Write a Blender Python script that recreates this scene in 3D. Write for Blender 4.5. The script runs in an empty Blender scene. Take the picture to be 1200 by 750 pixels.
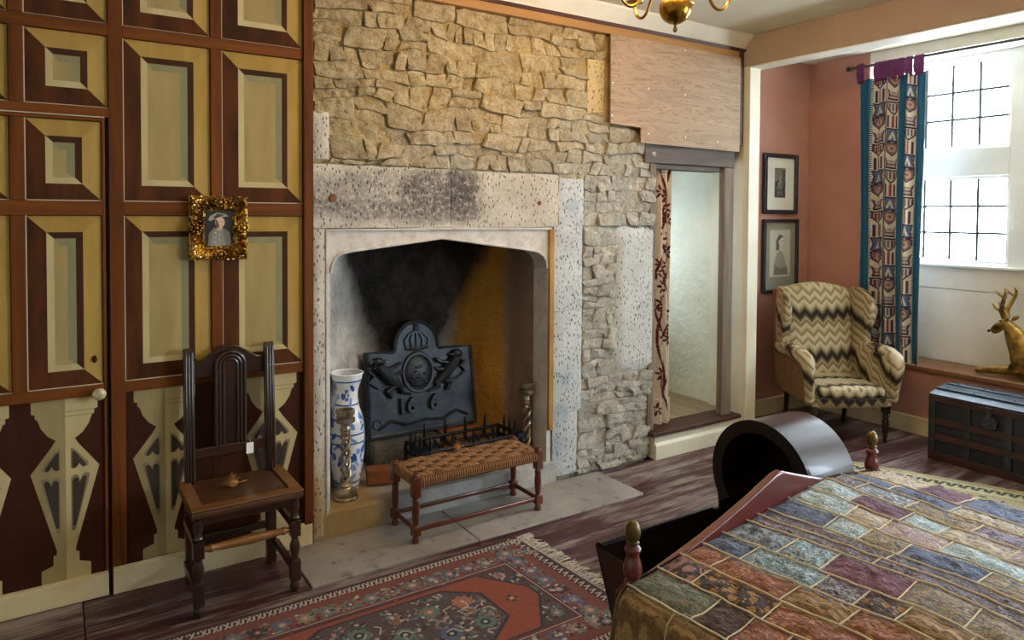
import bpy, bmesh, math, random
import numpy as np
from mathutils import Vector, Matrix, noise
R = math.radians
rng = random.Random(7)
SC = bpy.context.scene
COL = SC.collection

# ---------------------------------------------------------------- camera
FPX, YAW, PIT, ROL, CYP, EYE = 831.48, 0.57741, -0.028679, 0.0064509, 274.33, 1.65
_F = Vector((math.sin(YAW)*math.cos(PIT), math.cos(YAW)*math.cos(PIT), math.sin(PIT)))
_r = Vector((math.cos(YAW), -math.sin(YAW), 0)); _u = _r.cross(_F)
_c, _s = math.cos(ROL), math.sin(ROL)
_r, _u = _c*_r + _s*_u, -_s*_r + _c*_u
CAMP = Vector((0, 0, EYE))
cam = bpy.data.cameras.new('camera'); camo = bpy.data.objects.new('camera', cam); COL.objects.link(camo)
cam.sensor_width = 36; cam.lens = FPX/1200*36; cam.shift_y = (CYP-375)/1200; cam.clip_start = .02
_m = Matrix((_r, _u, -_F)).transposed().to_4x4(); _m.translation = CAMP
camo.matrix_world = _m
SC.camera = camo
def ray(x, y): return _F + (x-600)/FPX*_r - (y-CYP)/FPX*_u
def onz(x, y, z=0.): d = ray(x, y); return CAMP + d*((z-EYE)/d.z)
def ony(x, y, Y): d = ray(x, y); return CAMP + d*(Y/d.y)
def onx(x, y, X): d = ray(x, y); return CAMP + d*(X/d.x)

# ---------------------------------------------------------------- world, light, exposure
SKY_STRENGTH, LAMP_W, EXPOSURE = 16.0, 4.2, 0.92
w = bpy.data.worlds.new('sky'); SC.world = w; w.use_nodes = True
bg = w.node_tree.nodes['Background']; bg.inputs[0].default_value = (.74, .87, 1.0, 1); bg.inputs[1].default_value = SKY_STRENGTH
vs = SC.view_settings; vs.view_transform = 'Standard'; vs.look = 'None'; vs.exposure = EXPOSURE; vs.gamma = 1; vs.use_curve_mapping = False
SC.cycles.use_denoising = True
SC.cycles.max_bounces = 10; SC.cycles.diffuse_bounces = 6
def portal(loc, rot, sx, sy):
    l = bpy.data.lights.new('window_portal', 'AREA'); l.shape = 'RECTANGLE'; l.size = sx; l.size_y = sy; l.cycles.is_portal = True
    o = bpy.data.objects.new('window_portal', l); COL.objects.link(o); o.location = loc; o.rotation_euler = rot
YW, XR, ZC, ZB = 3.47, 5.50, 2.95, 2.88       # fireplace wall, window wall, ceiling, bay ceiling
XB = 4.26                                      # beam and post line
XWIN = 5.84                                    # plane of the window
portal((XWIN+.10, 1.9, 2.05), (0, R(90), 0), 1.7, 2.9)
portal((4.62, -.6, 1.65), (0, R(90), 0), 1.6, 1.6)  # portal of the added fill window
portal((3.27, 4.575, 1.475), (0, R(-90), 0), .55, .35)

# ---------------------------------------------------------------- colour and material helpers
def lin(c):
    if isinstance(c, str):
        c = c.lstrip('#'); c = [int(c[i:i+2], 16)/255 for i in (0, 2, 4)]
    return tuple(((v/12.92) if v <= .04045 else ((v+.055)/1.055)**2.4) for v in c[:3])
def rgba(c): return (*lin(c), 1)
class NT:
    def __init__(s, name):
        s.m = bpy.data.materials.new(name); s.m.use_nodes = True; s.t = s.m.node_tree; s.n = s.t.nodes
        s.b = s.n['Principled BSDF']; s.co = s.n.new('ShaderNodeTexCoord')
    def node(s, typ, **kw):
        n = s.n.new('ShaderNode'+typ)
        for k, v in kw.items(): setattr(n, k, v)
        return n
    def set(s, sock, v):
        if hasattr(v, 'is_output') or isinstance(v, bpy.types.NodeSocket): s.t.links.new(v, sock)
        else: sock.default_value = v
    def mapping(s, scale=(1,1,1), src='Object', loc=(0,0,0), rot=(0,0,0)):
        n = s.node('Mapping'); s.t.links.new(s.co.outputs[src], n.inputs[0])
        n.inputs['Scale'].default_value = scale; n.inputs['Location'].default_value = loc; n.inputs['Rotation'].default_value = rot
        return n.outputs[0]
    def noise(s, vec, scale, detail=4, rough=.55, dist=0):
        n = s.node('TexNoise'); s.set(n.inputs['Vector'], vec); n.inputs['Scale'].default_value = scale
        n.inputs['Detail'].default_value = detail; n.inputs['Roughness'].default_value = rough; n.inputs['Distortion'].default_value = dist
        return n.outputs[0]
    def voro(s, vec, scale, feature='F1', out=0, rand=1):
        n = s.node('TexVoronoi', feature=feature); s.set(n.inputs['Vector'], vec); n.inputs['Scale'].default_value = scale
        n.inputs['Randomness'].default_value = rand
        return n.outputs[out]
    def math(s, op, a, b=0., c=None):
        n = s.node('Math', operation=op); s.set(n.inputs[0], a); s.set(n.inputs[1], b)
        if c is not None: s.set(n.inputs[2], c)
        return n.outputs[0]
    def ramp(s, fac, stops, interp='LINEAR'):
        n = s.node('ValToRGB'); s.set(n.inputs[0], fac); cr = n.color_ramp; cr.interpolation = interp
        while len(cr.elements) < len(stops): cr.elements.new(.5)
        for e, (p, c) in zip(cr.elements, stops):
            e.position = p; e.color = rgba(c) if isinstance(c, (str, tuple)) else (c, c, c, 1)
        return n.outputs[0]
    def step(s, fac, a, b):
        n = s.node('MapRange'); s.set(n.inputs[0], fac); n.inputs[1].default_value = a; n.inputs[2].default_value = b
        return n.outputs[0]
    def mix(s, fac, a, b, blend='MIX'):
        n = s.node('Mix', data_type='RGBA', blend_type=blend); s.set(n.inputs[0], fac)
        for i, v in ((6, a), (7, b)): s.set(n.inputs[i], rgba(v) if isinstance(v, (str, tuple)) else v)
        return n.outputs[2]
    def bump(s, h, strength=.3, dist=.01):
        n = s.node('Bump'); n.inputs['Strength'].default_value = strength; n.inputs['Distance'].default_value = dist
        s.set(n.inputs['Height'], h); 
        prev = s.b.inputs['Normal'].links
        if prev: s.t.links.new(prev[0].from_socket, n.inputs['Normal'])
        s.t.links.new(n.outputs[0], s.b.inputs['Normal'])
    def sep(s, vec):
        n = s.node('SeparateXYZ'); s.set(n.inputs[0], vec); return n.outputs
    def out(s, col=None, rough=.6, metal=0., coat=0., spec=None):
        if col is not None: s.set(s.b.inputs['Base Color'], rgba(col) if isinstance(col, (str, tuple)) else col)
        s.set(s.b.inputs['Roughness'], rough); s.b.inputs['Metallic'].default_value = metal
        s.b.inputs['Coat Weight'].default_value = coat
        if spec is not None: s.b.inputs['Specular IOR Level'].default_value = spec
        return s.m
    def rnd(s): return s.node('ObjectInfo').outputs['Random']
_mc = {}
def simple(name, c1, c2=None, scale=8, rough=.6, metal=0., bump=.15, bscale=60, stretch=(1,1,1), coat=0., lo=.35, hi=.65, bdist=.004, spec=None):
    if name in _mc: return _mc[name]
    t = NT(name); v = t.mapping(stretch)
    col = c1
    if c2: col = t.mix(t.step(t.noise(v, scale, 5), lo, hi), c1, c2)
    if bump: t.bump(t.noise(v, bscale, 3), bump, bdist)
    _mc[name] = t.out(col, rough, metal, coat, spec); return _mc[name]
def attr_mat(name, rough=.85, fine=None, bump=.2, bscale=400, spec=None):
    if name in _mc: return _mc[name]
    t = NT(name); a = t.node('Attribute', attribute_name='Col'); col = a.outputs[0]
    if fine:
        n = t.noise(t.mapping(), fine, 3)
        col = t.mix(.55, col, t.ramp(n, [(.3, .35), (.7, 1.0)]), 'MULTIPLY')
    if bump: t.bump(t.noise(t.mapping(), bscale, 2), bump, .003)
    _mc[name] = t.out(col, rough, spec=spec); return _mc[name]

# ---------------------------------------------------------------- mesh helpers
class MB:
    def __init__(s): s.v = []; s.f = []; s.m = []
    def add(s, vs, fs, mi=0):
        o = len(s.v); s.v += [tuple(p) for p in vs]; s.f += [tuple(i+o for i in f) for f in fs]; s.m += [mi]*len(fs); return s
    def box(s, x0, x1, y0, y1, z0, z1, mi=0, M=None):
        vs = [Vector((x, y, z)) for z in (z0, z1) for y in (y0, y1) for x in (x0, x1)]
        if M: vs = [M @ p for p in vs]
        return s.add(vs, [(0,2,3,1),(4,5,7,6),(0,1,5,4),(2,6,7,3),(0,4,6,2),(1,3,7,5)], mi)
    def prism(s, poly, axis, a, b, mi=0, M=None):
        """extrude a 2D polygon along axis ('x','y','z') from a to b"""
        def P(p, t): return {'x': (t, p[0], p[1]), 'y': (p[0], t, p[1]), 'z': (p[0], p[1], t)}[axis]
        n = len(poly); vs = [Vector(P(p, a)) for p in poly] + [Vector(P(p, b)) for p in poly]
        if M: vs = [M @ p for p in vs]
        return s.add(vs, [tuple(range(n)), tuple(range(2*n-1, n-1, -1))] + [(i, n+i, n+(i+1) % n, (i+1) % n) for i in range(n)], mi)
    def tube(s, pts, rad, seg=8, mi=0, cap=True, sq=1.0):
        pts = [Vector(p) for p in pts]; n = len(pts)
        if not hasattr(rad, '__len__'): rad = [rad]*n
        up = Vector((0, 0, 1)); vs = []; prevx = None
        for i, p in enumerate(pts):
            t = (pts[min(i+1, n-1)] - pts[max(i-1, 0)]).normalized()
            if prevx is None:
                a = up if abs(t.z) < .9 else Vector((0, 1, 0)); x = t.cross(a).normalized()
            else: x = (prevx - t*prevx.dot(t)).normalized()
            prevx = x; y = t.cross(x)
            for k in range(seg):
                an = 2*math.pi*k/seg; vs.append(p + (x*math.cos(an) + y*math.sin(an)*sq)*rad[i])
        fs = [(i*seg+k, i*seg+(k+1) % seg, (i+1)*seg+(k+1) % seg, (i+1)*seg+k) for i in range(n-1) for k in range(seg)]
        if cap: fs += [tuple(range(seg-1, -1, -1)), tuple(range((n-1)*seg, n*seg))]
        return s.add(vs, fs, mi)
    def lathe(s, prof, c=(0,0,0), seg=20, M=None, mi=0):
        """prof: list of (r,z)"""
        c = Vector(c); vs = []; n = len(prof)
        for r_, z in prof:
            for k in range(seg):
                an = 2*math.pi*k/seg; p = Vector((r_*math.cos(an), r_*math.sin(an), z))
                if M: p = M @ p
                vs.append(p + c)
        fs = [(i*seg+k, i*seg+(k+1) % seg, (i+1)*seg+(k+1) % seg, (i+1)*seg+k) for i in range(n-1) for k in range(seg)]
        fs += [tuple(range(seg-1, -1, -1)), tuple(range((n-1)*seg, n*seg))]
        return s.add(vs, fs, mi)
    def grid(s, fn, nu, nv, mi=0, closeu=False):
        vs = [fn(i/(nu-1) if not closeu else i/nu, j/(nv-1)) for j in range(nv) for i in range(nu)]
        lim = nu if closeu else nu-1
        return s.add(vs, [(j*nu+i, j*nu+(i+1) % nu, (j+1)*nu+(i+1) % nu, (j+1)*nu+i) for j in range(nv-1) for i in range(lim)], mi)
    def sphere(s, c, r_, seg=12, ring=8, mi=0, M=None):
        rs = r_ if hasattr(r_, '__len__') else (r_, r_, r_); c = Vector(c)
        def fn(u, v):
            a, b = u*2*math.pi, (v-.5)*math.pi*.998; p = Vector((rs[0]*math.cos(a)*math.cos(b), rs[1]*math.sin(a)*math.cos(b), rs[2]*math.sin(b)))
            return (M @ p if M else p) + c
        return s.grid(fn, seg, ring, mi, True)
    def soft(s, x0, x1, y0, y1, z0, z1, r_, n=6, fn=None, mi=0):
        """rounded box with n subdivisions per face"""
        c = Vector(((x0+x1)/2, (y0+y1)/2, (z0+z1)/2)); h = Vector(((x1-x0)/2, (y1-y0)/2, (z1-z0)/2)); r_ = min(r_, h.x, h.y, h.z)
        for ax in range(3):
            for sg in (-1, 1):
                vs = []
                for j in range(n+1):
                    for i in range(n+1):
                        p = Vector((0, 0, 0)); a, b = (ax+1) % 3, (ax+2) % 3
                        def q(t, hh):   # more samples close to the edges
                            t = t*2-1; return math.copysign(abs(t)**.6, t)*hh
                        p[ax] = sg*h[ax]; p[a] = q(i/n, h[a]); p[b] = q(j/n, h[b])
                        inn = Vector([max(-(h[k]-r_), min(h[k]-r_, p[k])) for k in range(3)])
                        d = p-inn
                        if d.length > 1e-9: p = inn + d.normalized()*r_
                        p = p + c
                        vs.append(fn(p) if fn else p)
                fs = [(j*(n+1)+i, j*(n+1)+i+1, (j+1)*(n+1)+i+1, (j+1)*(n+1)+i) for j in range(n) for i in range(n)]
                if sg < 0: fs = [f[::-1] for f in fs]
                s.add(vs, fs, mi)
        return s
    def mesh(s, name, mats, smooth=True, angle=40, merge=False):
        me = bpy.data.meshes.new(name); me.from_pydata(s.v, [], s.f)
        for m in (mats if isinstance(mats, (list, tuple)) else [mats]): me.materials.append(m)
        me.polygons.foreach_set('material_index', s.m)
        if merge:
            bm = bmesh.new(); bm.from_mesh(me); bmesh.ops.remove_doubles(bm, verts=bm.verts, dist=1e-5); bmesh.ops.recalc_face_normals(bm, faces=bm.faces); bm.to_mesh(me); bm.free()
        if smooth:
            me.polygons.foreach_set('use_smooth', [True]*len(me.polygons)); me.set_sharp_from_angle(angle=R(angle))
        me.update(); return me
def link(name, me, parent=None, loc=None):
    o = bpy.data.objects.new(name, me); COL.objects.link(o)
    if parent is not None: o.parent = parent
    if loc is not None: o.location = loc
    return o
def part(name, mb, mats, parent, smooth=True, angle=40, merge=False, bev=0, world=False, label=None):
    """one mesh object under a thing; world=True: coordinates given in world space"""
    if world and parent is not None:
        inv = parent.matrix_basis.inverted()
        if parent.parent: inv = inv @ parent.parent.matrix_basis.inverted()
        mb.v = [tuple(inv @ Vector(p)) for p in mb.v]
    o = link(name, mb.mesh(name, mats, smooth, angle, merge), parent)
    if bev:
        b = o.modifiers.new('bevel', 'BEVEL'); b.width = bev; b.segments = 2; b.limit_method = 'ANGLE'; b.angle_limit = R(40)
    if label: o['label'] = label
    return o
def thing(name, label, cat, loc=(0,0,0), rz=0., group=None, M=None):
    o = bpy.data.objects.new(name, None); COL.objects.link(o); o.empty_display_size = .1
    if M is not None: o.matrix_world = M
    else:
        o.matrix_basis = Matrix.Translation(Vector(loc)) @ Matrix.Rotation(rz, 4, 'Z')
    return tag(o, label, cat, group)
def tag(o, label, cat, group=None):
    o['label'] = label; o['category'] = cat
    if group: o['group'] = group
    return o
def struct(name, mb, mats, smooth=False, bev=0, label=None, **kw):
    o = part(name, mb, mats, None, smooth=smooth, bev=bev, **kw); o['kind'] = 'structure'
    if label: o['label'] = label
    return o
def srt(name, loc=(0,0,0)):
    o = bpy.data.objects.new(name, None); COL.objects.link(o); o.empty_display_size = .1
    o.matrix_basis = Matrix.Translation(Vector(loc)); o['kind'] = 'structure'; return o
def canvas(name, fn, img, parent, mat, thick=0., world=False, back=None, smooth=True):
    """a grid mesh painted with the colours of img (nv, nu, 3 sRGB); fn(u,v)->point, v=0 is row 0"""
    nv, nu = img.shape[:2]
    mb = MB().grid(fn, nu, nv)
    if world and parent is not None:
        inv = parent.matrix_basis.inverted(); mb.v = [tuple(inv @ Vector(p)) for p in mb.v]
    me = mb.mesh(name, mat, smooth, 60)
    a = me.color_attributes.new('Col', 'FLOAT_COLOR', 'POINT')
    c = np.clip(img.reshape(-1, 3), 0, 1); l = np.where(c <= .04045, c/12.92, ((c+.055)/1.055)**2.4)
    a.data.foreach_set('color', np.concatenate([l, np.ones((len(l), 1))], 1).astype(np.float32).ravel())
    o = link(name, me, parent)
    if thick:
        s = o.modifiers.new('solid', 'SOLIDIFY'); s.thickness = thick; s.offset = 0
    return o
def hexc(h): h = h.lstrip('#'); return np.array([int(h[i:i+2], 16)/255 for i in (0, 2, 4)])
class Art:
    """tiny painter on a pixel grid with real coordinates"""
    def __init__(s, w_, h_, nu, nv, base):
        s.w, s.h = w_, h_; s.X, s.Y = np.meshgrid(np.linspace(0, w_, nu), np.linspace(0, h_, nv)); s.i = np.tile(hexc(base), (nv, nu, 1))
    def put(s, mask, c, a=1.):
        c = hexc(c) if isinstance(c, str) else c
        s.i[mask] = s.i[mask]*(1-a) + c*a; return s
    def rect(s, x0, y0, x1, y1, c, a=1.): return s.put((s.X >= x0) & (s.X <= x1) & (s.Y >= y0) & (s.Y <= y1), c, a)
    def ell(s, x, y, rx, ry, c, rot=0., a=1.):
        co, si = math.cos(rot), math.sin(rot); dx, dy = s.X-x, s.Y-y
        return s.put(((dx*co+dy*si)/rx)**2 + ((-dx*si+dy*co)/ry)**2 <= 1, c, a)
    def pmask(s, pts):
        ins = np.zeros(s.X.shape, bool); n = len(pts)
        for i in range(n):
            x1, y1 = pts[i]; x2, y2 = pts[(i+1) % n]
            if y1 == y2: continue
            cond = ((y1 > s.Y) != (y2 > s.Y)) & (s.X < (x2-x1)*(s.Y-y1)/(y2-y1)+x1); ins ^= cond
        return ins
    def poly(s, pts, c, a=1.): return s.put(s.pmask(pts), c, a)
    def line(s, pts, wd, c, a=1.):
        for (x1, y1), (x2, y2) in zip(pts[:-1], pts[1:]):
            dx, dy = x2-x1, y2-y1; L = dx*dx+dy*dy+1e-12
            t = np.clip(((s.X-x1)*dx+(s.Y-y1)*dy)/L, 0, 1)
            s.put((s.X-x1-t*dx)**2+(s.Y-y1-t*dy)**2 <= (wd/2)**2, c, a)
        return s
    def grain(s, amt, seed=0):
        r_ = np.random.RandomState(seed); s.i *= 1+amt*(r_.rand(*s.X.shape, 1)-.5); return s
def spline(pts, k=6):
    pts = [Vector(p) for p in pts]; out = []; n = len(pts)
    for i in range(n-1):
        p0, p1, p2, p3 = pts[max(i-1, 0)], pts[i], pts[i+1], pts[min(i+2, n-1)]
        for j in range(k):
            t_ = j/k; out.append(.5*((2*p1)+(p2-p0)*t_+(2*p0-5*p1+4*p2-p3)*t_*t_+(3*p1-p0-3*p2+p3)*t_**3))
    return out+[pts[-1]]
def text_mesh(txt, size, depth):
    cu = bpy.data.curves.new('lettering', 'FONT'); cu.body = txt; cu.size = size; cu.extrude = depth; cu.bevel_depth = .0035; cu.bevel_resolution = 2; cu.offset = .0015; cu.align_x = 'CENTER'; cu.align_y = 'CENTER'
    o = bpy.data.objects.new('lettering', cu); COL.objects.link(o)
    dg = bpy.context.evaluated_depsgraph_get(); dg.update()
    me = bpy.data.meshes.new_from_object(o.evaluated_get(dg)); bpy.data.objects.remove(o); bpy.data.curves.remove(cu); return me
# ================================================================ materials of the place
def wood(name, c1, c2, axis='x', scale=6, rough=.5, bump=.25, coat=0., c3=None, ring=9):
    if name in _mc: return _mc[name]
    t = NT(name); k = .06
    st = {'x': (k, 1, 1), 'y': (1, k, 1), 'z': (1, 1, k)}[axis]
    v = t.mapping(st); n = t.noise(v, scale*3, 6, .65, .6)
    col = t.mix(t.step(n, .32, .68), c1, c2)
    if c3: col = t.mix(t.step(t.noise(t.mapping((1,1,1)), 3, 3), .55, .75), col, c3)
    t.bump(t.noise(v, scale*14, 4), bump, .003)
    _mc[name] = t.out(col, rough, 0, coat); return _mc[name]
M_white = simple('white_paint', '#e8e4d6', '#d8d2c0', 3, .45, bump=.05)
M_ceil = simple('ceiling_paint', '#d9d4bf', '#cfc9b2', 1.2, .8, bump=.1, bscale=20)
M_cream = simple('cream_skirting_paint', '#e6d8b4', '#d6c49a', 4, .45, bump=.06)
M_pink = simple('pink_plaster', '#bd8b7a', '#b07c69', 2.0, .8, bump=.12, bscale=30)
M_beam = simple('pinkish_cream_beam_paint', '#b09c8c', '#a5907f', 2.0, .7, bump=.08)
M_plain = simple('cream_wall_plaster', '#d8cfba', '#cfc4ab', 1.5, .85, bump=.1, bscale=20)
M_plaster = simple('rough_white_plaster', '#e2e2d2', '#cfd0bc', 2.5, .9, bump=.6, bscale=14, bdist=.03)
M_brown = wood('oak_graining', '#4c270b', '#7a4316', 'z', 4, .68, .15)
M_brownx = wood('oak_graining_rail', '#502a0c', '#804818', 'x', 4, .68, .15)
M_dkpan = wood('dark_brown_panel_paint', '#37190f', '#43200f', 'z', 3, .5, .1)
M_oldoak = wood('weathered_oak', '#665849', '#8d7d6b', 'z', 6, .75, .5)
M_oldoakx = wood('weathered_oak_lintel', '#453b36', '#6a6058', 'x', 6, .75, .5)
M_pine = wood('yellow_pine_batten', '#976a32', '#ab7f45', 'x', 4, .6, .2)
M_dkwood = wood('dark_brown_moulding', '#3e2014', '#552d1c', 'x', 5, .5, .2)
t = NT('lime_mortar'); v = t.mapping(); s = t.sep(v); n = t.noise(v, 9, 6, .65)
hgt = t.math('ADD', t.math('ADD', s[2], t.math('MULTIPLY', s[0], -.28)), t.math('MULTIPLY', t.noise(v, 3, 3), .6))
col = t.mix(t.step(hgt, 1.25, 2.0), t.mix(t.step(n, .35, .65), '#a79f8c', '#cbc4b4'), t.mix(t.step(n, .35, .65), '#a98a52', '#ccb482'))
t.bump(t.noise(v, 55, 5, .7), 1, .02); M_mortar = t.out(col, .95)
for m_ in (M_brown, M_brownx, M_dkpan): m_.node_tree.nodes['Principled BSDF'].inputs['Specular IOR Level'].default_value = .18
M_soot = simple('soot', '#100d0c', '#231c18', 6, .9, bump=.4)
M_black = simple('shadow_gap_paint', '#120b08', None, bump=0)

# ---------------------------------------------------------------- floor: worn burgundy boards
t = NT('worn_burgundy_floorboards')
v = t.mapping((.11, 1, 1)); rn = t.rnd()
sh = t.node('VectorMath', operation='ADD'); t.set(sh.inputs[0], v)
cmb = t.node('CombineXYZ'); t.set(cmb.inputs[0], t.math('MULTIPLY', rn, 37.)); t.set(cmb.inputs[1], t.math('MULTIPLY', rn, 11.)); t.set(sh.inputs[1], cmb.outputs[0]); vv = sh.outputs[0]
n1 = t.noise(vv, 9, 9, .72, .5); n2 = t.noise(t.mapping(), 1.1, 3); n3 = t.noise(vv, 60, 4, .7)
wear = t.math('ADD', t.math('ADD', n1, t.math('MULTIPLY', n2, .45)), t.math('MULTIPLY', n3, .42))
col = t.mix(t.step(n1, .35, .65), '#3d1b20', '#522b30')
col = t.mix(t.step(wear, .90, 1.06), col, '#8f827c'); col = t.mix(t.step(t.noise(vv, 40, 5), .6, .8), col, '#2a1614')
t.bump(n3, .3, .003); M_floor = t.out(col, t.step(n1, 1.2, 0.1) if False else .45)
floor = struct('floor', MB().box(-1.8, 6.0, -2.2, 5.4, -.12, -.022), M_soot)
edges = [-2.2+.2385*i for i in range(22)] + [3.04, 3.25, YW]
def plank(x0, x1, y0, y1):
    g = .0022; part('plank', MB().box(x0+g, x1-g, y0+g, y1-g, -.021, rng.uniform(-.0012, .0)), M_floor, floor, smooth=False, bev=.0015)
for i in range(len(edges)-1):
    y0, y1 = edges[i], edges[i+1]; xe = XR if y0 > .8 else 4.4
    cuts = [-1.8, rng.uniform(-.6, .6), rng.uniform(1.3, 2.7), rng.uniform(3.3, 4.4), xe]
    if y0 > 3.03: cuts = [-1.8, .1, .945]; plank(2.93, 3.7 + .3*(i % 2), y0, y1); plank(3.7+.3*(i % 2), xe, y0, y1)
    if y0 > 2.6 and y0 < 3.03: cuts[3] = 3.62
    for a, b in zip(cuts[:-1], cuts[1:]): plank(a, b, y0, y1)
plank(4.27, XR, YW, 3.75)
# hearth slab: two flagstones
t = NT('grey_hearth_stone'); v = t.mapping(); n = t.noise(v, 3, 6, .6)
col = t.mix(t.step(n, .35, .7), '#857f7a', '#a39d97'); col = t.mix(t.step(t.noise(v, 14, 5), .58, .72), col, '#6f6a62')
col = t.mix(t.step(t.voro(t.mapping(loc=(-1.28, -3.2, 0), scale=(1.0, 1.6, 1)), 1.0), .09, .03), col, '#4c535c')
t.bump(t.noise(v, 60, 4), .35, .004); M_slab = t.out(col, .7)
hs = srt('hearth', (1.94, 3.25, 0)); hs['label'] = 'worn grey stone hearth slabs flush with the floorboards before the fireplace'
for x0, x1 in ((.95, 1.795), (1.80, 2.925)):
    part('hearth_slab', MB().box(x0, x1, 3.045, 3.468, -.02, .006), M_slab, hs, smooth=False, bev=.005, world=True)

# ---------------------------------------------------------------- room shell
struct('ceiling', MB().box(-1.9, 6.0, -2.3, 5.4, ZC, ZC+.1), M_ceil)
struct('wall_west', MB().box(-1.9, -1.8, -2.3, 3.6, -.03, ZC), M_plain)
struct('wall_south', MB().box(-1.8, 4.6, -2.3, -2.2, -.03, ZC), M_plain)
# rear part of the right-hand wall with an added, unseen window for fill light
mb = MB().box(4.4, 4.6, -2.2, -1.4, 0, ZC).box(4.4, 4.6, .2, .9, 0, ZC).box(4.4, 4.6, -1.4, .2, 0, .85).box(4.4, 4.6, -1.4, .2, 2.45, ZC)
mb.box(4.6, 6.0, .8, .9, 0, ZC)
struct('wall_east', mb, M_plain)
# bay: return wall with the pictures, window wall
struct('wall_bay_return', MB().box(4.365, 5.56, 3.75, 3.85, -.03, ZC), M_pink)
Y0W, Y1W, ZS, ZH = 1.25, 3.22, .525, 2.865      # window recess
mb = MB().box(XR, XR+.06, Y1W, 3.75, 0, ZC).box(XR, XR+.06, .9, Y0W, 0, ZC).box(XR, XR+.06, Y0W, Y1W, 0, ZS-.04)
struct('wall_window', mb, M_pink)
mb = MB().box(XR+.06, XWIN+.16, Y1W, Y1W+.1, 0, ZC).box(XR+.06, XWIN+.16, Y0W-.1, Y0W, 0, ZC)
mb.box(XWIN, XWIN+.16, Y0W, Y1W, 0, 1.26).box(XR, XWIN+.16, Y0W, Y1W, ZH, ZC)
wr = struct('wall_window_recess', mb, M_white, bev=.004)
for z0, z1 in ((ZS, 1.085), (1.09, 1.262)):
    part('board', MB().box(XWIN-.018, XWIN-.001, Y0W+.001, Y1W-.001, z0+.001, z1), M_white, wr, smooth=False, bev=.004)
M_sill = wood('brown_sill_oak', '#6b4426', '#855a36', 'y', 5, .4, .2)
struct('trim_1', MB().box(XR-.03, XWIN-.02, Y0W, Y1W, ZS-.04, ZS), M_sill, bev=.008, label='brown oak window seat board with rounded front edge')
# bay opening: post, beam
M_post = simple('cream_post_paint', '#e2deca', '#d6cfb6', 3, .5, bump=.06)
mb = MB().prism([(XB, 3.44), (XB+.012, 3.40), (XB+.125, 3.40), (XB+.14, 3.415), (XB+.14, 3.74), (XB, 3.74)], 'z', 0, 2.73)
struct('trim_2', mb, M_post, bev=.004, label='cream painted timber post between doorway and bay')
part('plinth', MB().box(XB-.022, XB+.155, 3.38, 3.73, .0, .13), M_post, bpy.data.objects['trim_2'], smooth=False, bev=.006)
struct('trim_3', MB().box(XB, XB+.16, .9, 3.47, 2.732, ZC), M_beam, bev=.006, label='deep painted ceiling beam running from the post over the bay')
part('soffit_board', MB().box(XB+.002, XB+.158, .9, 3.469, 2.722, 2.731), M_white, bpy.data.objects['trim_3'], smooth=False, bev=.002)
# cornice + moulding + pine batten along the fireplace wall
struct('trim_4', MB().prism([(YW, 2.856), (YW, ZC), (YW-.10, ZC), (YW-.10, ZC-.012), (YW-.03, 2.868), (YW-.03, 2.856)], 'x', 1.085, XB-.001), M_white, label='white plaster cornice above the stone wall')
struct('trim_5', MB().prism([(YW, 2.835), (YW, 2.855), (YW-.045, 2.855), (YW-.03, 2.835)], 'x', 1.086, XB-.002), M_dkwood, label='thin dark moulding under the white cornice')
struct('trim_6', MB().box(1.09, 4.19, YW-.035, YW+.03, 2.785, 2.834), M_pine, bev=.003, label='yellow pine batten at the head of the stone wall')
# skirting of the bay
for nm, mb in (('baseboard_bay', MB().box(4.42, 5.482, 3.73, 3.749, 0, .135).box(4.42, 5.482, 3.724, 3.749, .12, .128)),
               ('baseboard_window', MB().box(5.482, 5.499, .9, 3.749, 0, .135).box(5.476, 5.499, .9, 3.749, .12, .128))):
    struct(nm, mb, M_cream, bev=.004)

# ---------------------------------------------------------------- windows
M_frame = simple('white_window_paint', '#e9ebe6', '#dfe2dc', 4, .4, bump=.05)
M_lead = simple('grey_glazing_bar', '#3d4448', None, rough=.5, bump=0)
t = NT('window_glass'); gl = t.node('BsdfGlossy'); gl.inputs['Roughness'].default_value = .02
tr = t.node('BsdfTransparent'); mx = t.node('MixShader'); mx.inputs[0].default_value = .06
t.t.links.new(tr.outputs[0], mx.inputs[1]); t.t.links.new(gl.outputs[0], mx.inputs[2]); t.t.links.new(mx.outputs[0], t.n['Material Output'].inputs[0]); M_glass = t.m
win = srt('window_1', (XWIN, 2.2, 1.26)); win['label'] = 'white mullioned window with small leaded panes above the window seat'
f = MB()
LY = [(1.27, 2.10), (2.345, 3.165)]; LZ = [(1.30, 1.955), (2.165, 2.83)]
x0, x1 = XWIN-.03, XWIN+.06
for a, b in ((Y0W, LY[0][0]), (LY[0][1], LY[1][0]), (LY[1][1], Y1W)): f.box(x0, x1, a, b, 1.26, ZH)
for z0, z1 in ((1.26, LZ[0][0]), (LZ[0][1], LZ[1][0]), (LZ[1][1], ZH)):
    for a, b in LY: f.box(x0, x1, a, b, z0, z1)
part('window_frame', f, M_frame, win, smooth=False, bev=.006, world=True)
part('window_ledge', MB().box(XWIN-.06, XWIN+.02, Y0W, Y1W, 1.262, 1.285), M_frame, win, smooth=False, bev=.006, world=True)
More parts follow.
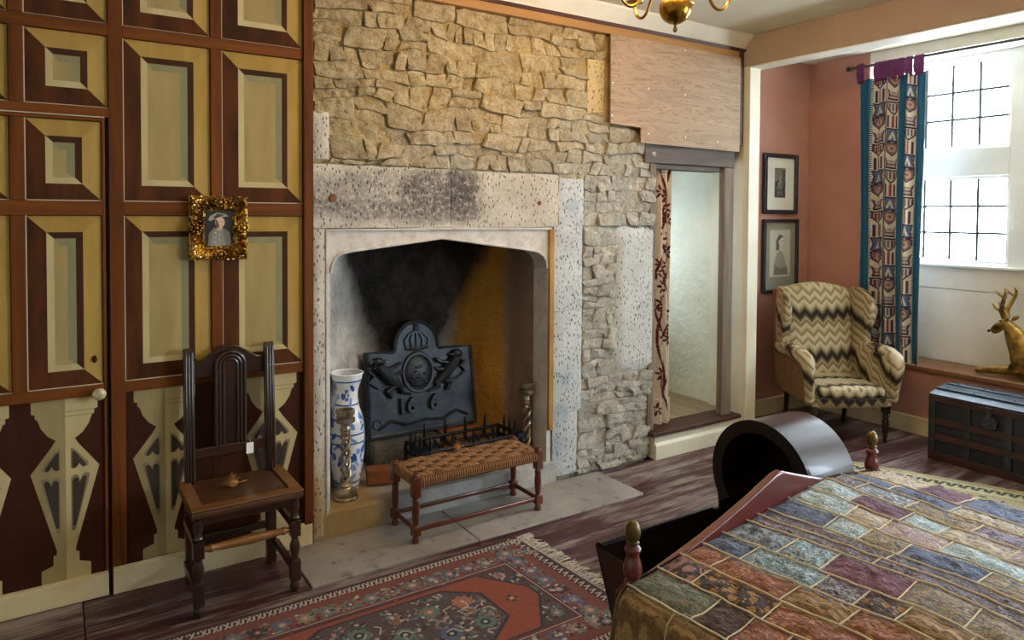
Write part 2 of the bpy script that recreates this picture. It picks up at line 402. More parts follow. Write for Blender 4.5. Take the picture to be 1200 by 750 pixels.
for a, b in LY:
    for z0, z1 in LZ:
        sash = MB()
        for q in ((a, a+.022, z0, z1), (b-.022, b, z0, z1), (a+.022, b-.022, z0, z0+.022), (a+.022, b-.022, z1-.022, z1)): sash.box(XWIN-.005, XWIN+.03, q[0], q[1], q[2], q[3])
        sa = part('sash', sash, M_frame, win, smooth=False, bev=.003, world=True)
        nc = 4; ys = [a+.022+(b-a-.044)*i/nc for i in range(nc+1)]; zs = [z0+.022+(z1-z0-.044)*i/3 for i in range(4)]
        for y in ys[1:-1]: part('glazing_bar', MB().box(XWIN, XWIN+.02, y-.0085, y+.0085, z0+.02, z1-.02), M_lead, sa, smooth=False, world=True)
        for z in zs[1:-1]: part('glazing_bar', MB().box(XWIN+.004, XWIN+.018, a+.02, b-.02, z-.0085, z+.0085), M_lead, sa, smooth=False, world=True)
        for i in range(nc):
            for j in range(3):
                part('pane', MB().add([(XWIN+.011, ys[i], zs[j]), (XWIN+.011, ys[i+1], zs[j]), (XWIN+.011, ys[i+1], zs[j+1]), (XWIN+.011, ys[i], zs[j+1])], [(0,1,2,3)]), M_glass, sa, smooth=False, world=True)
part('window_latch', MB().box(XWIN-.05, XWIN-.03, 2.29, 2.305, 1.58, 1.70).tube([(XWIN-.045, 2.297, 1.60), (XWIN-.07, 2.297, 1.60), (XWIN-.075, 2.297, 1.56)], .006), M_frame, win, world=True)
win2 = srt('window_fill', (4.5, -.6, .85))  # out of view; put in and sized to brighten the left panelling
f = MB()
for y in (-1.4, -.88, -.35, .16): f.box(4.47, 4.53, y, y+.04, .85, 2.45)
for z in (.85, 1.6, 2.41): f.box(4.475, 4.525, -1.4, .2, z, z+.04)
part('window_frame', f, M_frame, win2, smooth=False, bev=.004, world=True)

# ---------------------------------------------------------------- doorway, passage behind it
XD0, XD1, ZD = 3.43, 3.99, 1.995
pas = MB().box(4.30, 4.36, 3.52, 5.3, 0, 2.7).box(3.28, 3.36, 3.60, 4.4, 0, 2.7).box(3.28, 3.36, 4.75, 5.3, 0, 2.7).box(3.28, 3.36, 4.4, 4.75, 0, 1.2).box(3.28, 3.36, 4.4, 4.75, 1.75, 2.7)
pas.box(3.28, 4.36, 5.3, 5.38, 0, 2.7).box(3.28, 4.36, 3.6, 5.38, 2.6, 2.7)
struct('wall_passage', pas, M_plaster, label='rough white plastered passage seen through the doorway')
M_board = wood('dusty_passage_boards', '#8f7f66', '#a5967c', 'y', 5, .6, .3)
pf = struct('floor_passage', MB().box(3.36, 4.30, 3.6, 5.3, .0, .165), M_oldoak)
for i in range(4): part('plank', MB().box(3.362+.235*i, 3.594+.235*i, 3.6, 5.298, .165, .187), M_board, pf, smooth=False, bev=.002)
dr = srt('door_2', (3.8, 3.5, 0)); dr['label'] = 'old oak doorway frame with white riser below its sill'
part('lintel', MB().box(3.30, 4.185, YW-.01, YW+.16, ZD, 2.16), M_oldoakx, dr, smooth=False, bev=.006, world=True)
part('lintel_fillet', MB().box(3.42, 4.10, YW+.02, YW+.13, ZD-.035, ZD-.001), M_oldoakx, dr, smooth=False, bev=.004, world=True)
part('jamb', MB().box(3.36, XD0-.015, YW+.0, YW+.14, .19, ZD-.001), M_oldoak, dr, smooth=False, bev=.006, world=True)
part('jamb', MB().box(4.085, 4.185, YW-.01, YW+.045, .19, ZD-.001), M_oldoak, dr, smooth=False, bev=.006, world=True)
part('sill', MB().box(3.36, 4.25, YW-.055, YW+.14, .158, .188), M_dkwood, dr, smooth=False, bev=.006, world=True)
part('riser', MB().box(3.40, 4.256, YW-.03, YW+.1, 0, .157), M_post, dr, smooth=False, bev=.003, world=True)
part('skirting', MB().prism([(YW-.031, 0), (YW-.052, 0), (YW-.052, .095), (YW-.038, .112), (YW-.031, .112)], 'x', 3.392, 4.236), M_post, dr, smooth=False, bev=.002, world=True)

# ---------------------------------------------------------------- plywood board over the doorway head
t = NT('raw_plywood'); v = t.mapping((1.0, 1, 7.0), rot=(0, .12, 0)); wv = t.noise(v, 2.2, 5, .6, 1.2)
col = t.mix(t.step(wv, .35, .62), '#a0856a', '#b39778'); col = t.mix(t.step(t.noise(t.mapping((2, 1, 60)), 4, 3), .5, .8), col, '#8d7154')
col = t.mix(t.step(t.math('PINGPONG', t.math('MULTIPLY', wv, 14.), 1.), .0, .25), '#86694c', col)
M_ply = t.out(col, .65)
P = [(2.962, 2.785), (2.966, 2.224), (3.226, 2.214), (3.226, 2.117), (4.192, 2.108), (4.205, 2.832), (3.6, 2.80)]
P = [(2.962, 2.784), (2.966, 2.224), (3.226, 2.214), (3.226, 2.117), (4.192, 2.108), (4.192, 2.784)]
ply = thing('plywood_board', 'bare plywood sheet with a notched corner screwed over the stone wall', 'board', (3.58, YW-.05, 2.11))
part('panel', MB().prism(P, 'y', YW-.048, YW-.036), M_ply, ply, smooth=False, bev=.0015, world=True)
M_screw = simple('bright_screw', '#e8e6e0', None, rough=.3, metal=.6, bump=0)
for px_, py_ in ((718, 97), (760, 104), (803, 111), (803, 59), (717, 135), (760, 157), (803, 161), (841, 166)):
    p = ony(px_, py_, YW-.049); part('screw', MB().lathe([(.0055, 0), (.0055, .002), (.003, .003)], p, 8, Matrix.Rotation(R(90), 4, 'X')), M_screw, ply, world=True)
part('edge_strip', MB().box(4.194, 4.25, YW-.03, YW+.02, 2.16, 2.834), M_dkwood, ply, smooth=False, bev=.002, world=True)
# ================================================================ panelled partition with painted panels
def pm(name, c, c2=None): return simple(name, c, c2 or c, 14, .75, bump=.12, bscale=120, stretch=(1, 1, .22), spec=.15)
PM = [pm('paint_umber', '#38200f', '#592f15'), pm('paint_gold', '#a1803e', '#b08f4d'), pm('paint_gold_light', '#ab8b46', '#b79754'), pm('paint_cream', '#c3b285', '#b8a678'),
      pm('paint_ochre_field', '#9b8654', '#a89361'), pm('paint_sage_shade', '#8b8660', '#827f5e'), pm('paint_dark_band', '#3a2314', '#46291a'), M_dkpan, pm('paint_white_line', '#cbbfa4'), pm('paint_olive', '#94835a', '#a3926a'), pm('paint_pierced', '#3c322b', '#4a4038'), pm('paint_pierced_rim', '#7c6f56', '#8a7c60')]
def q(mb, pts, y, mi): mb.add([(x, y, z) for x, z in pts], [tuple(range(len(pts)))], mi)
def fielded(x0, x1, z0, z1, parent, kb=.19):
    """one panel painted as a raised field: bands of umber, gold and cream"""
    y = YW+.006; mb = MB(); mb.box(x0, x1, y, y+.008, z0, z1, 0)
    b = kb*(x1-x0) if (x1-x0) < (z1-z0)*1.05 else kb*(z1-z0)
    a, i2, i3 = (x0+.003, x1-.003, z0+.003, z1-.003), b, b+.026
    def rc(i): return (a[0]+i, a[1]-i, a[2]+i, a[3]-i)
    r0, r1, r2 = rc(0), rc(i2), rc(i3); s = .03
    r3 = (r2[0], r2[1]-s, r2[2], r2[3]-s)
    yy = y-.0007
    def band(o, n, cl, cb, cr, ct):
        q(mb, [(o[0], o[2]), (n[0], n[2]), (n[0], n[3]), (o[0], o[3])], yy, cl); q(mb, [(o[0], o[2]), (o[1], o[2]), (n[1], n[2]), (n[0], n[2])], yy, cb)
        q(mb, [(o[1], o[2]), (o[1], o[3]), (n[1], n[3]), (n[1], n[2])], yy, cr); q(mb, [(o[0], o[3]), (n[0], n[3]), (n[1], n[3]), (o[1], o[3])], yy, ct)
    band(r0, r1, 0, 0, 2, 1); band(r1, r2, 3, 3, 6, 6)
    q(mb, [(r3[0], r3[2]), (r3[1], r3[2]+.02), (r3[1], r3[3]), (r3[0]+.02, r3[3])], yy, 4)
    q(mb, [(r3[0], r3[2]), (r2[1], r2[2]), (r3[1], r3[2]+.02)], yy, 4); q(mb, [(r3[0], r3[2]), (r3[0]+.02, r3[3]), (r2[0], r2[3])], yy, 4)
    q(mb, [(r2[1], r2[2]), (r2[1], r2[3]), (r3[1], r3[3]), (r3[1], r3[2]+.02)], yy, 5); q(mb, [(r2[0], r2[3]), (r3[0]+.02, r3[3]), (r3[1], r3[3]), (r2[1], r2[3])], yy, 5)
    w = .004   # thin pale line painted along the left and lower edges
    q(mb, [(x0, z0), (x0+w, z0), (x0+w, z1), (x0, z1)], yy-.0005, 8); q(mb, [(x0, z0), (x1, z0), (x1, z0+w), (x0, z0+w)], yy-.0005, 8)
    return part('panel', mb, PM, parent, smooth=False)
def balusterp(x0, x1, z0, z1, parent, k=1.0, off=0.):
    y = YW+.006; mb = MB(); mb.box(x0, x1, y, y+.008, z0, z1, 7); c = (x0+x1)/2+off
    yy = y-.0007
    half = [(.0, z1), (.118, z1), (.118, z1-.052), (.105, z1-.056), (.105, z1-.072), (.096, z1-.08), (.085, z1-.115), (.062, z1-.15), (.034, z1-.172), (.05, z1-.2), (.122, z1-.30), (.08, z1-.46), (.034, z1-.635), (.034, z1-.652), (.046, z1-.655), (.046, z1-.695), (.088, z1-.71), (.088, z0), (0, z0)]
    q(mb, [(c+x*k, z) for x, z in half], yy, 3); q(mb, [(c-x*k, z) for x, z in half], yy, 9)
    def hole(pts, sg):
        ax, az = sum(p[0] for p in pts)/len(pts), sum(p[1] for p in pts)/len(pts)
        q(mb, [(c+sg*(ax+(x-ax)*.86)*k, z1+az+(z-az)*.93) for x, z in pts], yy-.0006, 11); q(mb, [(c+sg*(ax+(x-ax)*.66-.002)*k, z1+az+(z-az)*.80-.004) for x, z in pts], yy-.0012, 10)
    up = [(.014, -.205), (.03, -.212), (.088, -.282), (.086, -.296), (.072, -.299), (.061, -.288), (.053, -.276), (.044, -.288), (.030, -.300), (.014, -.298)]
    lo = [(.014, -.335), (.028, -.320), (.044, -.325), (.053, -.350), (.062, -.328), (.076, -.318), (.093, -.324), (.088, -.352), (.058, -.47), (.03, -.575), (.014, -.575)]
    for sg in (-1, 1):
        for pts in (up, lo): hole(pts, sg)
    for zz in (z1-.055, z1-.074): q(mb, [(c-.0, zz), (c+.104*k, zz), (c+.104*k, zz-.004), (c, zz-.004)], yy-.0006, 9)
    return part('panel', mb, PM, parent, smooth=False)
def fr(name, x0, x1, z0, z1, parent, m=None, d=.008):
    part(name, MB().box(x0, x1, YW-d, YW+.014, z0, z1), m or (M_brown if name == 'stile' or name == 'muntin' else M_brownx), parent, smooth=False, bev=.0025)
wl = struct('wall_left', MB().box(-1.8, 1.085, YW+.0145, YW+.07, -.03, ZC), M_black, label='oak-grained panelling painted with mock raised panels and balusters')
ZR = [(.868, .913), (1.632, 1.692), (2.391, 2.442)]
# fixed bays between the door and the stone wall
fr('stile', 1.039, 1.085, .0, ZC, wl, d=.02); fr('stile', .212, .267, 0, ZC, wl)
fr('muntin', .618, .666, .913, 1.632, wl); fr('muntin', .618, .666, 1.692, 2.391, wl); fr('muntin', .618, .666, 2.442, ZC, wl); fr('muntin', .618, .666, .0, .868, wl, M_dkpan, d=-.004)
for z0, z1 in ZR: fr('rail', .267, 1.039, z0, z1, wl)
for x0, x1 in ((.267, .618), (.666, 1.039)):
    for z0, z1 in ((.913, 1.632), (1.692, 2.391), (2.442, ZC)): fielded(x0, x1, z0, z1, wl)
    balusterp(x0, x1, .0, .868, wl, 1.05, -.02 if x0 < .5 else .03)
# over-door panels and bays further left
fr('rail', -1.8, .212, 2.391, 2.442, wl); fr('rail', -1.8, .212, 2.047, 2.086, wl)
for x0, x1 in ((-.083, .212), (-.41, -.133), (-.79, -.46), (-1.17, -.84), (-1.55, -1.22)):
    for z0, z1 in ((2.086, 2.391), (2.442, ZC)): fielded(x0, x1, z0, z1, wl, .24)
    if x0 > -1.5: fr('muntin', x0-.05, x0, 2.086, 2.391, wl); fr('muntin', x0-.05, x0, 2.442, ZC, wl)
for z0, z1 in ZR[:2]: fr('rail', -1.8, -.47, z0, z1, wl)
for x0, x1 in ((-.84, -.52), (-1.24, -.89), (-1.64, -1.29)):
    fr('stile', x1, x1+.05, 0, 2.047, wl)
    for z0, z1 in ((.913, 1.632), (1.692, 2.047)): fielded(x0, x1, z0, z1, wl)
    balusterp(x0, x1, 0., .868, wl)
# the door cut into the panelling
d1 = srt('door_1', (-.13, YW, .1)); d1['label'] = 'concealed door in the painted panelling with a glass knob'
def moved(fn, *a, **k):
    o = fn(*a, **k); o.data.transform(Matrix.Translation(-Vector((-.13, YW, .1)))); return o
def frd(name, x0, x1, z0, z1, m=None, d=.008):
    part(name, MB().box(x0, x1, YW-d, YW+.014, z0, z1), m or (M_brownx if name == 'rail' else M_brown), d1, smooth=False, bev=.0025, world=True)
frd('stile', -.46, -.411, .105, 2.043); frd('muntin', -.133, -.083, .914, 1.631); frd('muntin', -.133, -.083, 1.693, 2.027); frd('stile', .186, .198, .105, 2.043, d=.004)
for z0, z1 in ((.868, .913), (1.632, 1.692), (2.028, 2.043)): frd('rail', -.41, .186, z0, z1)
for x0, x1 in ((-.41, -.133), (-.083, .186)):
    for z0, z1 in ((.913, 1.632), (1.692, 2.028)): moved(fielded, x0, x1, z0, z1, d1, .25)
    moved(balusterp, x0-.02 if x0 < -.3 else -.1085, x1+.024 if x0 < -.3 else x1, .1, .868, d1, 1.0, .006)
part('door_edge_line', MB().box(-.46, .198, YW-.012, YW+.0, 2.0435, 2.047), PM[8], d1, smooth=False, world=True)
M_knob = simple('pale_glass_knob', '#d9cfae', '#8b7440', 30, .12, bump=0, coat=1.)
kp = ony(116, 461, YW-.03)
M_brass = simple('aged_brass', '#b98d3a', '#8c6624', 6, .25, 1.0, bump=.05)
Mk = Matrix.Rotation(R(90), 4, 'X')
part('door_knob', MB().lathe([(.008, .0), (.008, .012), (.02, .018), (.026, .028), (.026, .036), (.018, .045), (.006, .047)], (kp.x, YW-.012, kp.z), 12, Mk), M_knob, d1, world=True)
part('knob_rose', MB().lathe([(.022, 0), (.02, .006), (.012, .008)], (kp.x, YW-.005, kp.z), 14, Mk), M_brass, d1, world=True)
kp2 = ony(111, 421, YW)
part('keyhole_cover', MB().lathe([(.014, 0), (.012, .004), (.004, .006)], (kp2.x, YW+.003, kp2.z), 12, Mk @ Matrix.Diagonal((.7, 1.2, 1, 1))), M_dkpan, d1, world=True)
part('door_skirting', MB().box(-.46, .197, YW-.022, YW+.013, .004, .101), M_cream, d1, smooth=False, bev=.004, world=True)
struct('baseboard_left', MB().box(.214, 1.078, YW-.022, YW-.0085, 0, .108).box(.214, 1.078, YW-.017, YW-.0085, .108, .116), M_cream, bev=.003)
struct('baseboard_west', MB().box(-1.8, -.465, YW-.022, YW-.0085, 0, .108), M_cream, bev=.003)

# ================================================================ stone fireplace wall
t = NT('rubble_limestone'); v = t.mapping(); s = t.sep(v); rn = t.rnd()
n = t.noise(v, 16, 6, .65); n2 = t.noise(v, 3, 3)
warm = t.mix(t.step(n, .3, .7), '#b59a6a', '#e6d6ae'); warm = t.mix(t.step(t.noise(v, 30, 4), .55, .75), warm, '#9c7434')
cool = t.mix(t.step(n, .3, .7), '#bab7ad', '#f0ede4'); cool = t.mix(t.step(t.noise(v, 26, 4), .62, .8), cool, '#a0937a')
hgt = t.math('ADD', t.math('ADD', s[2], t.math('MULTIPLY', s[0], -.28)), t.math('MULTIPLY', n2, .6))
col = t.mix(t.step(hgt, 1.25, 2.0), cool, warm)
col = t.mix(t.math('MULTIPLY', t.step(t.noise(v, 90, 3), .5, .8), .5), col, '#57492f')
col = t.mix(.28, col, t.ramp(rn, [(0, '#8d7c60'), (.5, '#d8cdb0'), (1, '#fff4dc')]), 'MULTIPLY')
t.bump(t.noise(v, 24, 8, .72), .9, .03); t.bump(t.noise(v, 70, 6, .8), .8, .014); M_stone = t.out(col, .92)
def pecked(name, c1, c2, soot=None, dark='#3b352e', ochre=False, blue=None):
    t = NT(name); v = t.mapping(); n = t.noise(v, 5, 6, .6)
    col = t.mix(t.step(n, .3, .7), c1, c2); col = t.mix(t.math('MULTIPLY', t.step(t.noise(v, 40, 5, .7), .5, .75), .55), col, '#8d8478')
    if ochre: col = t.mix(t.math('MULTIPLY', t.step(t.sep(v)[2], .55, .12), t.step(t.noise(v, 6, 4), .3, .6)), col, '#b08a4a')
    if soot:
        d = t.math('LENGTH' if False else 'ADD', 0., 0.)
        for cx, cz, rx, rz, a in soot:
            s_ = t.sep(v); dx = t.math('DIVIDE', t.math('SUBTRACT', s_[0], cx), rx); dz = t.math('DIVIDE', t.math('SUBTRACT', s_[2], cz), rz)
            rr = t.math('ADD', t.math('POWER', t.math('ABSOLUTE', dx), 4.), t.math('POWER', t.math('ABSOLUTE', dz), 4.)); m = t.math('MULTIPLY', t.step(t.math('ADD', rr, t.math('MULTIPLY', t.noise(v, 5, 8, .75), 2.2)), 2.7, .9), t.step(t.noise(v, 50, 4, .7), .3, .55))
            col = t.mix(t.math('MULTIPLY', m, a), col, '#524d4c')
    for cx, cz, rr_ in (blue or ()):
        s_ = t.sep(v); dd = t.math('ADD', t.math('POWER', t.math('SUBTRACT', s_[0], cx), 2.), t.math('POWER', t.math('SUBTRACT', s_[2], cz), 2.))
        col = t.mix(t.math('MULTIPLY', t.step(t.math('ADD', dd, t.math('MULTIPLY', t.noise(v, 14, 5, .7), rr_*rr_*2.5)), rr_*rr_*2.4, rr_*rr_*.9), .5), col, '#6f88a6')
    pk = t.voro(t.mapping((1, 1, .5), rot=(0, .5, 0)), 58); mk = t.step(pk, .31, .19); far = t.step(t.noise(v, 7, 2), .26, .36)
    mk = t.math('MULTIPLY', mk, far); col = t.mix(t.math('MULTIPLY', mk, .7), col, dark)
    t.bump(t.math('SUBTRACT', t.noise(v, 45, 5, .65), t.math('MULTIPLY', mk, .9)), .55, .012); return t.out(col, .9)
M_lintel = pecked('pecked_lintel_stone', '#bdb4a6', '#d3cabb', [(1.62, 1.74, .44, .14, .75), (1.80, 1.75, .24, .15, .8), (1.92, 1.74, .10, .15, .8), (1.14, 1.75, .10, .1, .6), (2.3, 1.77, .3, .13, .22), (1.28, 1.665, .3, .05, .5)])
M_jamb = pecked('pecked_jamb_stone', '#b8aea0', '#cbc4b8', ochre=True)
M_jambr = pecked('pecked_whitewashed_stone', '#b2b6b8', '#cdd1d3', blue=((2.70, 1.69, .07), (2.62, .42, .09), (2.66, .62, .05), (2.6, .2, .1)))
M_plpk = pecked('pecked_plaster', '#bcc0c0', '#d4d6d4', dark='#4a4a48')
core = MB()
core.box(1.087, 1.16, YW+.03, YW+.25, -.03, 1.57).box(2.54, 3.36, YW+.032, YW+.13, -.03, 1.57).box(1.087, 3.36, YW+.032, YW+.13, 1.57, 2.16).box(1.087, 4.25, YW+.032, YW+.13, 2.16, ZC)
wb = struct('wall_back', core, M_mortar, label='bare rubble stone wall around the old fireplace')
def mfn():
    mb = MB(); st = .02; nx, nz = int(2.30/st), int(2.775/st); idx = {}
    for j in range(nz+1):
        for i in range(nx+1):
            x, z = 1.092+st*i, .004+st*j
            y = YW+.021 + noise.noise(Vector((x*7, z*7, 20)))*.010 + noise.noise(Vector((x*25, z*25, 21)))*.007
            idx[i, j] = len(mb.v); mb.v.append((min(x, 3.395), y, z))
    for j in range(nz):
        for i in range(nx):
            x, z = 1.092+st*(i+.5), .004+st*(j+.5)
            if z < 1.895 and x < 2.78: continue
            mb.f.append((idx[i, j], idx[i+1, j], idx[i+1, j+1], idx[i, j+1])); mb.m.append(0)
    return mb
part('mortar', mfn(), M_mortar, wb)
def block(name, x0, x1, z0, z1, m, y=YW, jit=.004, nx=8, nz=6, seed=0):
    r_ = random.Random(seed); g = .0008
    def fn(u, v_):
        x, z = x0+g+(x1-x0-2*g)*u, z0+g+(z1-z0-2*g)*v_; ed = min(u, 1-u)*(x1-x0), min(v_, 1-v_)*(z1-z0)
        e = min(ed); k = .006 if e < .001 else 0
        nn = noise.noise(Vector((x*5, z*5, seed)))*jit + noise.noise(Vector((x*17, z*17, seed)))*jit*.7
        return Vector((x + noise.noise(Vector((z*9, seed, 1)))*.004*(e < .001), y - nn + k, z + noise.noise(Vector((x*9, seed, 5)))*.004*(e < .001)))
    mb = MB().grid(fn, nx, nz)
    n = nx*nz; ring = [i for i in range(nx)] + [j*nx+nx-1 for j in range(1, nz)] + [(nz-1)*nx+i for i in range(nx-2, -1, -1)] + [j*nx for j in range(nz-2, 0, -1)]
    base = len(mb.v); mb.v += [(mb.v[i][0], y+.035, mb.v[i][2]) for i in ring]
    k = len(ring); fs = [(ring[i], base+i, base+(i+1) % k, ring[(i+1) % k]) for i in range(k)]
    mb.f += fs; mb.m += [0]*k
    return part(name, mb, m, wb, angle=50)
block('lintel_stone', 1.09, 1.858, 1.572, 1.892, M_lintel, YW-.004, .006, 18, 9, 1); block('lintel_stone', 1.862, 2.60, 1.572, 1.888, M_lintel, YW-.002, .006, 18, 9, 2)
block('lintel_stone', 2.604, 2.80, 1.58, 1.87, M_jambr, YW+.002, .006, 8, 9, 3)
for i, (a, b) in enumerate(((0, .42), (.42, .98), (.98, 1.57))): block('jamb_stone', 1.088, 1.150, a, b, M_jamb, YW-.002, .003, 5, 12, 10+i)
for i, (a, b) in enumerate(((0.03, .42), (.42, 1.05), (1.05, 1.58))): block('jamb_stone', 2.567, 2.79-.03*(i == 0), a, b, M_jambr, YW+.0, .006, 8, 12, 20+i)
block('ashlar_stone', 1.092, 1.172, 1.915, 2.15, M_jamb, YW+.0, .004, 5, 8, 31); block('ashlar_stone', 2.815, 2.950, 2.29, 2.62, pecked('smooth_ochre_ashlar', '#bfa878', '#cfb98c'), YW-.004, .006, 6, 8, 32)
# remains of pecked plaster beside the doorway
def plfn(u, v_):
    z = .62+.95*v_; x = 3.075+.31*u + noise.noise(Vector((z*7, 3, u)))*.035*(u < .02) ; x = min(x, 3.40)
    return Vector((x, YW-.004 - noise.noise(Vector((x*4, z*4, 9)))*.008 + .02*(u < .01 or v_ < .01 or v_ > .99), z + noise.noise(Vector((x*11, 8, 2)))*.03*(v_ < .01 or v_ > .99)))
part('plaster_patch', MB().grid(plfn, 10, 24), M_plpk, wb)
def intervals(z):
    if z > 1.895:
        xr = 2.955 if z > 2.225 else (3.225 if z > 2.115 else 3.40); iv = [[1.092, xr]]
        if 1.905 < z < 2.155: iv = [[1.178, xr]]
        if 2.28 < z < 2.63: iv = [[1.092, 2.81]]
        return iv
    if z > 1.57: return [[2.805, 3.40]]
    if z > .61: return [[2.797, 3.07]]
    return [[2.765, 3.39]]
STONES = []
def stone(x0, x1, zb, zt, seed): STONES.append((x0, x1, zb, zt, seed))
def stone_mesh(x0, x1, zb, zt, seed, mb):
    """one rough stone: warped grid with dropped rounded edges"""
    nx = max(6, int((x1-x0)/.016)+3); nz = 8; r_ = random.Random(seed); tilt = r_.uniform(-.012, .012); tz = r_.uniform(-.012, .012); pr = r_.uniform(-.016, .012); g = .0008
    sk = r_.uniform(-.02, .02); rc = [r_.uniform(0, .3)*(r_.random() < .5) for _ in range(4)]
    def rm(t_, n_): return t_ if t_ in (0., 1.) else .022+(t_-1/(n_-1))/(1-2/(n_-1))*.956
    def fn(u, v_):
        u, v_ = rm(u, nx), rm(v_, nz); x = x0+g+(x1-x0-2*g)*u; a, b = zb(x)+g, zt(x)-g; z = a+(b-a)*v_
        du, dv = min(u, 1-u), min(v_, 1-v_)
        c = rc[(u > .5)+2*(v_ > .5)]                       # knock the corners off
        if du < .18 and dv < .3: z += (b-a)*c*(1 if v_ < .5 else -1)*(1-du/.18)*.5
        x += sk*(v_-.5)*2
        edge = min(du*(x1-x0), dv*(b-a)); fall = .026 if du == 0 or dv == 0 else max(0., .004-edge*.4)
        nn = noise.noise(Vector((x*9, z*9, seed*.37)))*.010 + noise.noise(Vector((x*28, z*28, seed*.11)))*.007 + noise.noise(Vector((x*60, z*60, seed*.11)))*.003 + (abs(noise.noise(Vector((x*15, z*22, seed*.7))))-.2)*.016
        jx = noise.noise(Vector((x*21, z*21, 4.7)))*.006
        return Vector((x+jx, YW+.004+pr - nn + fall + tilt*(u-.5) + tz*(v_-.5), z + noise.noise(Vector((x*23, z*19, 1.3)))*.006))
    return mb.grid(fn, nx, nz)
zs_ = [0.012]
while zs_[-1] < 2.70: zs_.append(zs_[-1] + rng.uniform(.058, .112) if zs_[-1] > .12 else zs_[-1]+rng.uniform(.035, .05))
zs_[-1] = 2.788
for brk in (.61, 1.575, 1.897):
    j = min(range(len(zs_)), key=lambda i: abs(zs_[i]-brk)); zs_[j] = brk
def wav(k):
    z0 = zs_[k]
    fixed = z0 in (.61, 1.575, 1.897, 2.788, .012)
    return lambda x: z0 + (0 if fixed else noise.noise(Vector((x*2.6, k*2.7, .5)))*.045 + noise.noise(Vector((x*8, k*1.7, 2.5)))*.02)
nst = 0; big = []
for k in range(len(zs_)-1):
    zb, zt = wav(k), wav(k+1); h = zs_[k+1]-zs_[k]
    for a, b in intervals((zs_[k]+zs_[k+1])/2):
        x = a
        while x < b-.02:
            wdt = rng.choice((rng.uniform(.7, 1.3), rng.uniform(1.2, 3.2)))*max(h, .06)
            if b-x-wdt < .06: wdt = b-x
            if h > .095 and wdt < .2 and rng.random() < .45:      # two thin stones instead of a tall one
                m_ = (lambda zb=zb, zt=zt, f_=rng.uniform(.4, .6): (lambda xx: zb(xx)*(1-f_)+zt(xx)*f_))()
                stone(x, x+wdt, zb, m_, nst); nst += 1; stone(x, x+wdt, m_, zt, nst); nst += 1
            else: stone(x, x+wdt, zb, zt, nst); nst += 1
            x += wdt
STONES.sort(key=lambda q_: -(q_[1]-q_[0])*(q_[3](q_[0])-q_[2](q_[0])))
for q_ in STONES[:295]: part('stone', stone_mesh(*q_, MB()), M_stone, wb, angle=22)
if STONES[295:]:
    mbr = MB()
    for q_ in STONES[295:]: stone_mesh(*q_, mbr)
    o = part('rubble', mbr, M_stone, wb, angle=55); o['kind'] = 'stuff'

# ---------------------------------------------------------------- moulded fire surround with four-centred arch
t = NT('pale_surround_stone'); v = t.mapping(); col = t.mix(t.step(t.noise(v, 6, 6, .65), .3, .7), '#bfb7b0', '#d9d4cc'); col = t.mix(t.math('MULTIPLY', t.step(t.noise(v, 22, 5), .5, .75), .6), col, '#9c8d82')
t.bump(t.noise(v, 50, 5), .4, .005); M_sur = t.out(col, .8)
arch = [(1.178, 0.12), (1.178, 1.345), (1.186, 1.39), (1.205, 1.424), (1.232, 1.443), (1.30, 1.455), (1.55, 1.483), (1.813, 1.514), (2.08, 1.478), (2.36, 1.44), (2.455, 1.424), (2.50, 1.398), (2.523, 1.365), (2.53, 1.32), (2.53, 0.12)]
xo0, xo1, zo = 1.153, 2.562, 1.568
outer = [(xo0, .12), (xo0, 1.345), (xo0, 1.39), (xo0, 1.47), (xo0, zo), (1.30, zo), (1.55, zo), (1.813, zo), (2.08, zo), (2.36, zo), (2.455, zo), (xo1, zo), (xo1, 1.45), (xo1, 1.32), (xo1, .12)]
sur = MB(); n = len(arch); y0, y1 = YW+.014, YW+.16
sur.add([(x, y0, z) for x, z in arch] + [(x, y0, z) for x, z in outer] + [(x, y1, z) for x, z in arch], [(i, i+1, n+i+1, n+i) for i in range(n-1)] + [(2*n+i, 2*n+i+1, i+1, i) for i in range(n-1)])
fs = part('fire_surround', sur, M_sur, wb, smooth=False)
part('moulding', MB().tube([(xo0+.006, YW+.006, .12), (xo0+.006, YW+.006, zo-.006), (1.813, YW+.006, zo-.004)] , .0085, 8).tube([(1.813, YW+.006, zo-.004), (xo1-.01, YW+.006, zo-.008)], .0085, 8), M_sur, fs)
part('moulding', MB().tube([(x+(.004 if x < 1.5 else -.004), YW+.012, z) for x, z in arch[1:-1]], .007, 8), M_sur, fs)
M_ochre = simple('ochre_stained_stone', '#9c7436', '#b58e50', 5, .85, bump=.3)
part('jamb_strip', MB().box(2.531, 2.5655, YW-.008, YW+.013, .33, zo-.01), M_ochre, fs, smooth=False, bev=.004)
M_iron = simple('rusty_iron', '#6e3d22', '#8f5a35', 20, .8, bump=.5)
for px_, py_, rr in ((390, 232, .022), (632, 238, .014)):
    p = ony(px_, py_, YW-.006); part('iron_plug', MB().lathe([(rr, -.004), (rr*.9, .008), (rr*.3, .01)], p, 7, Mk), M_iron, wb)
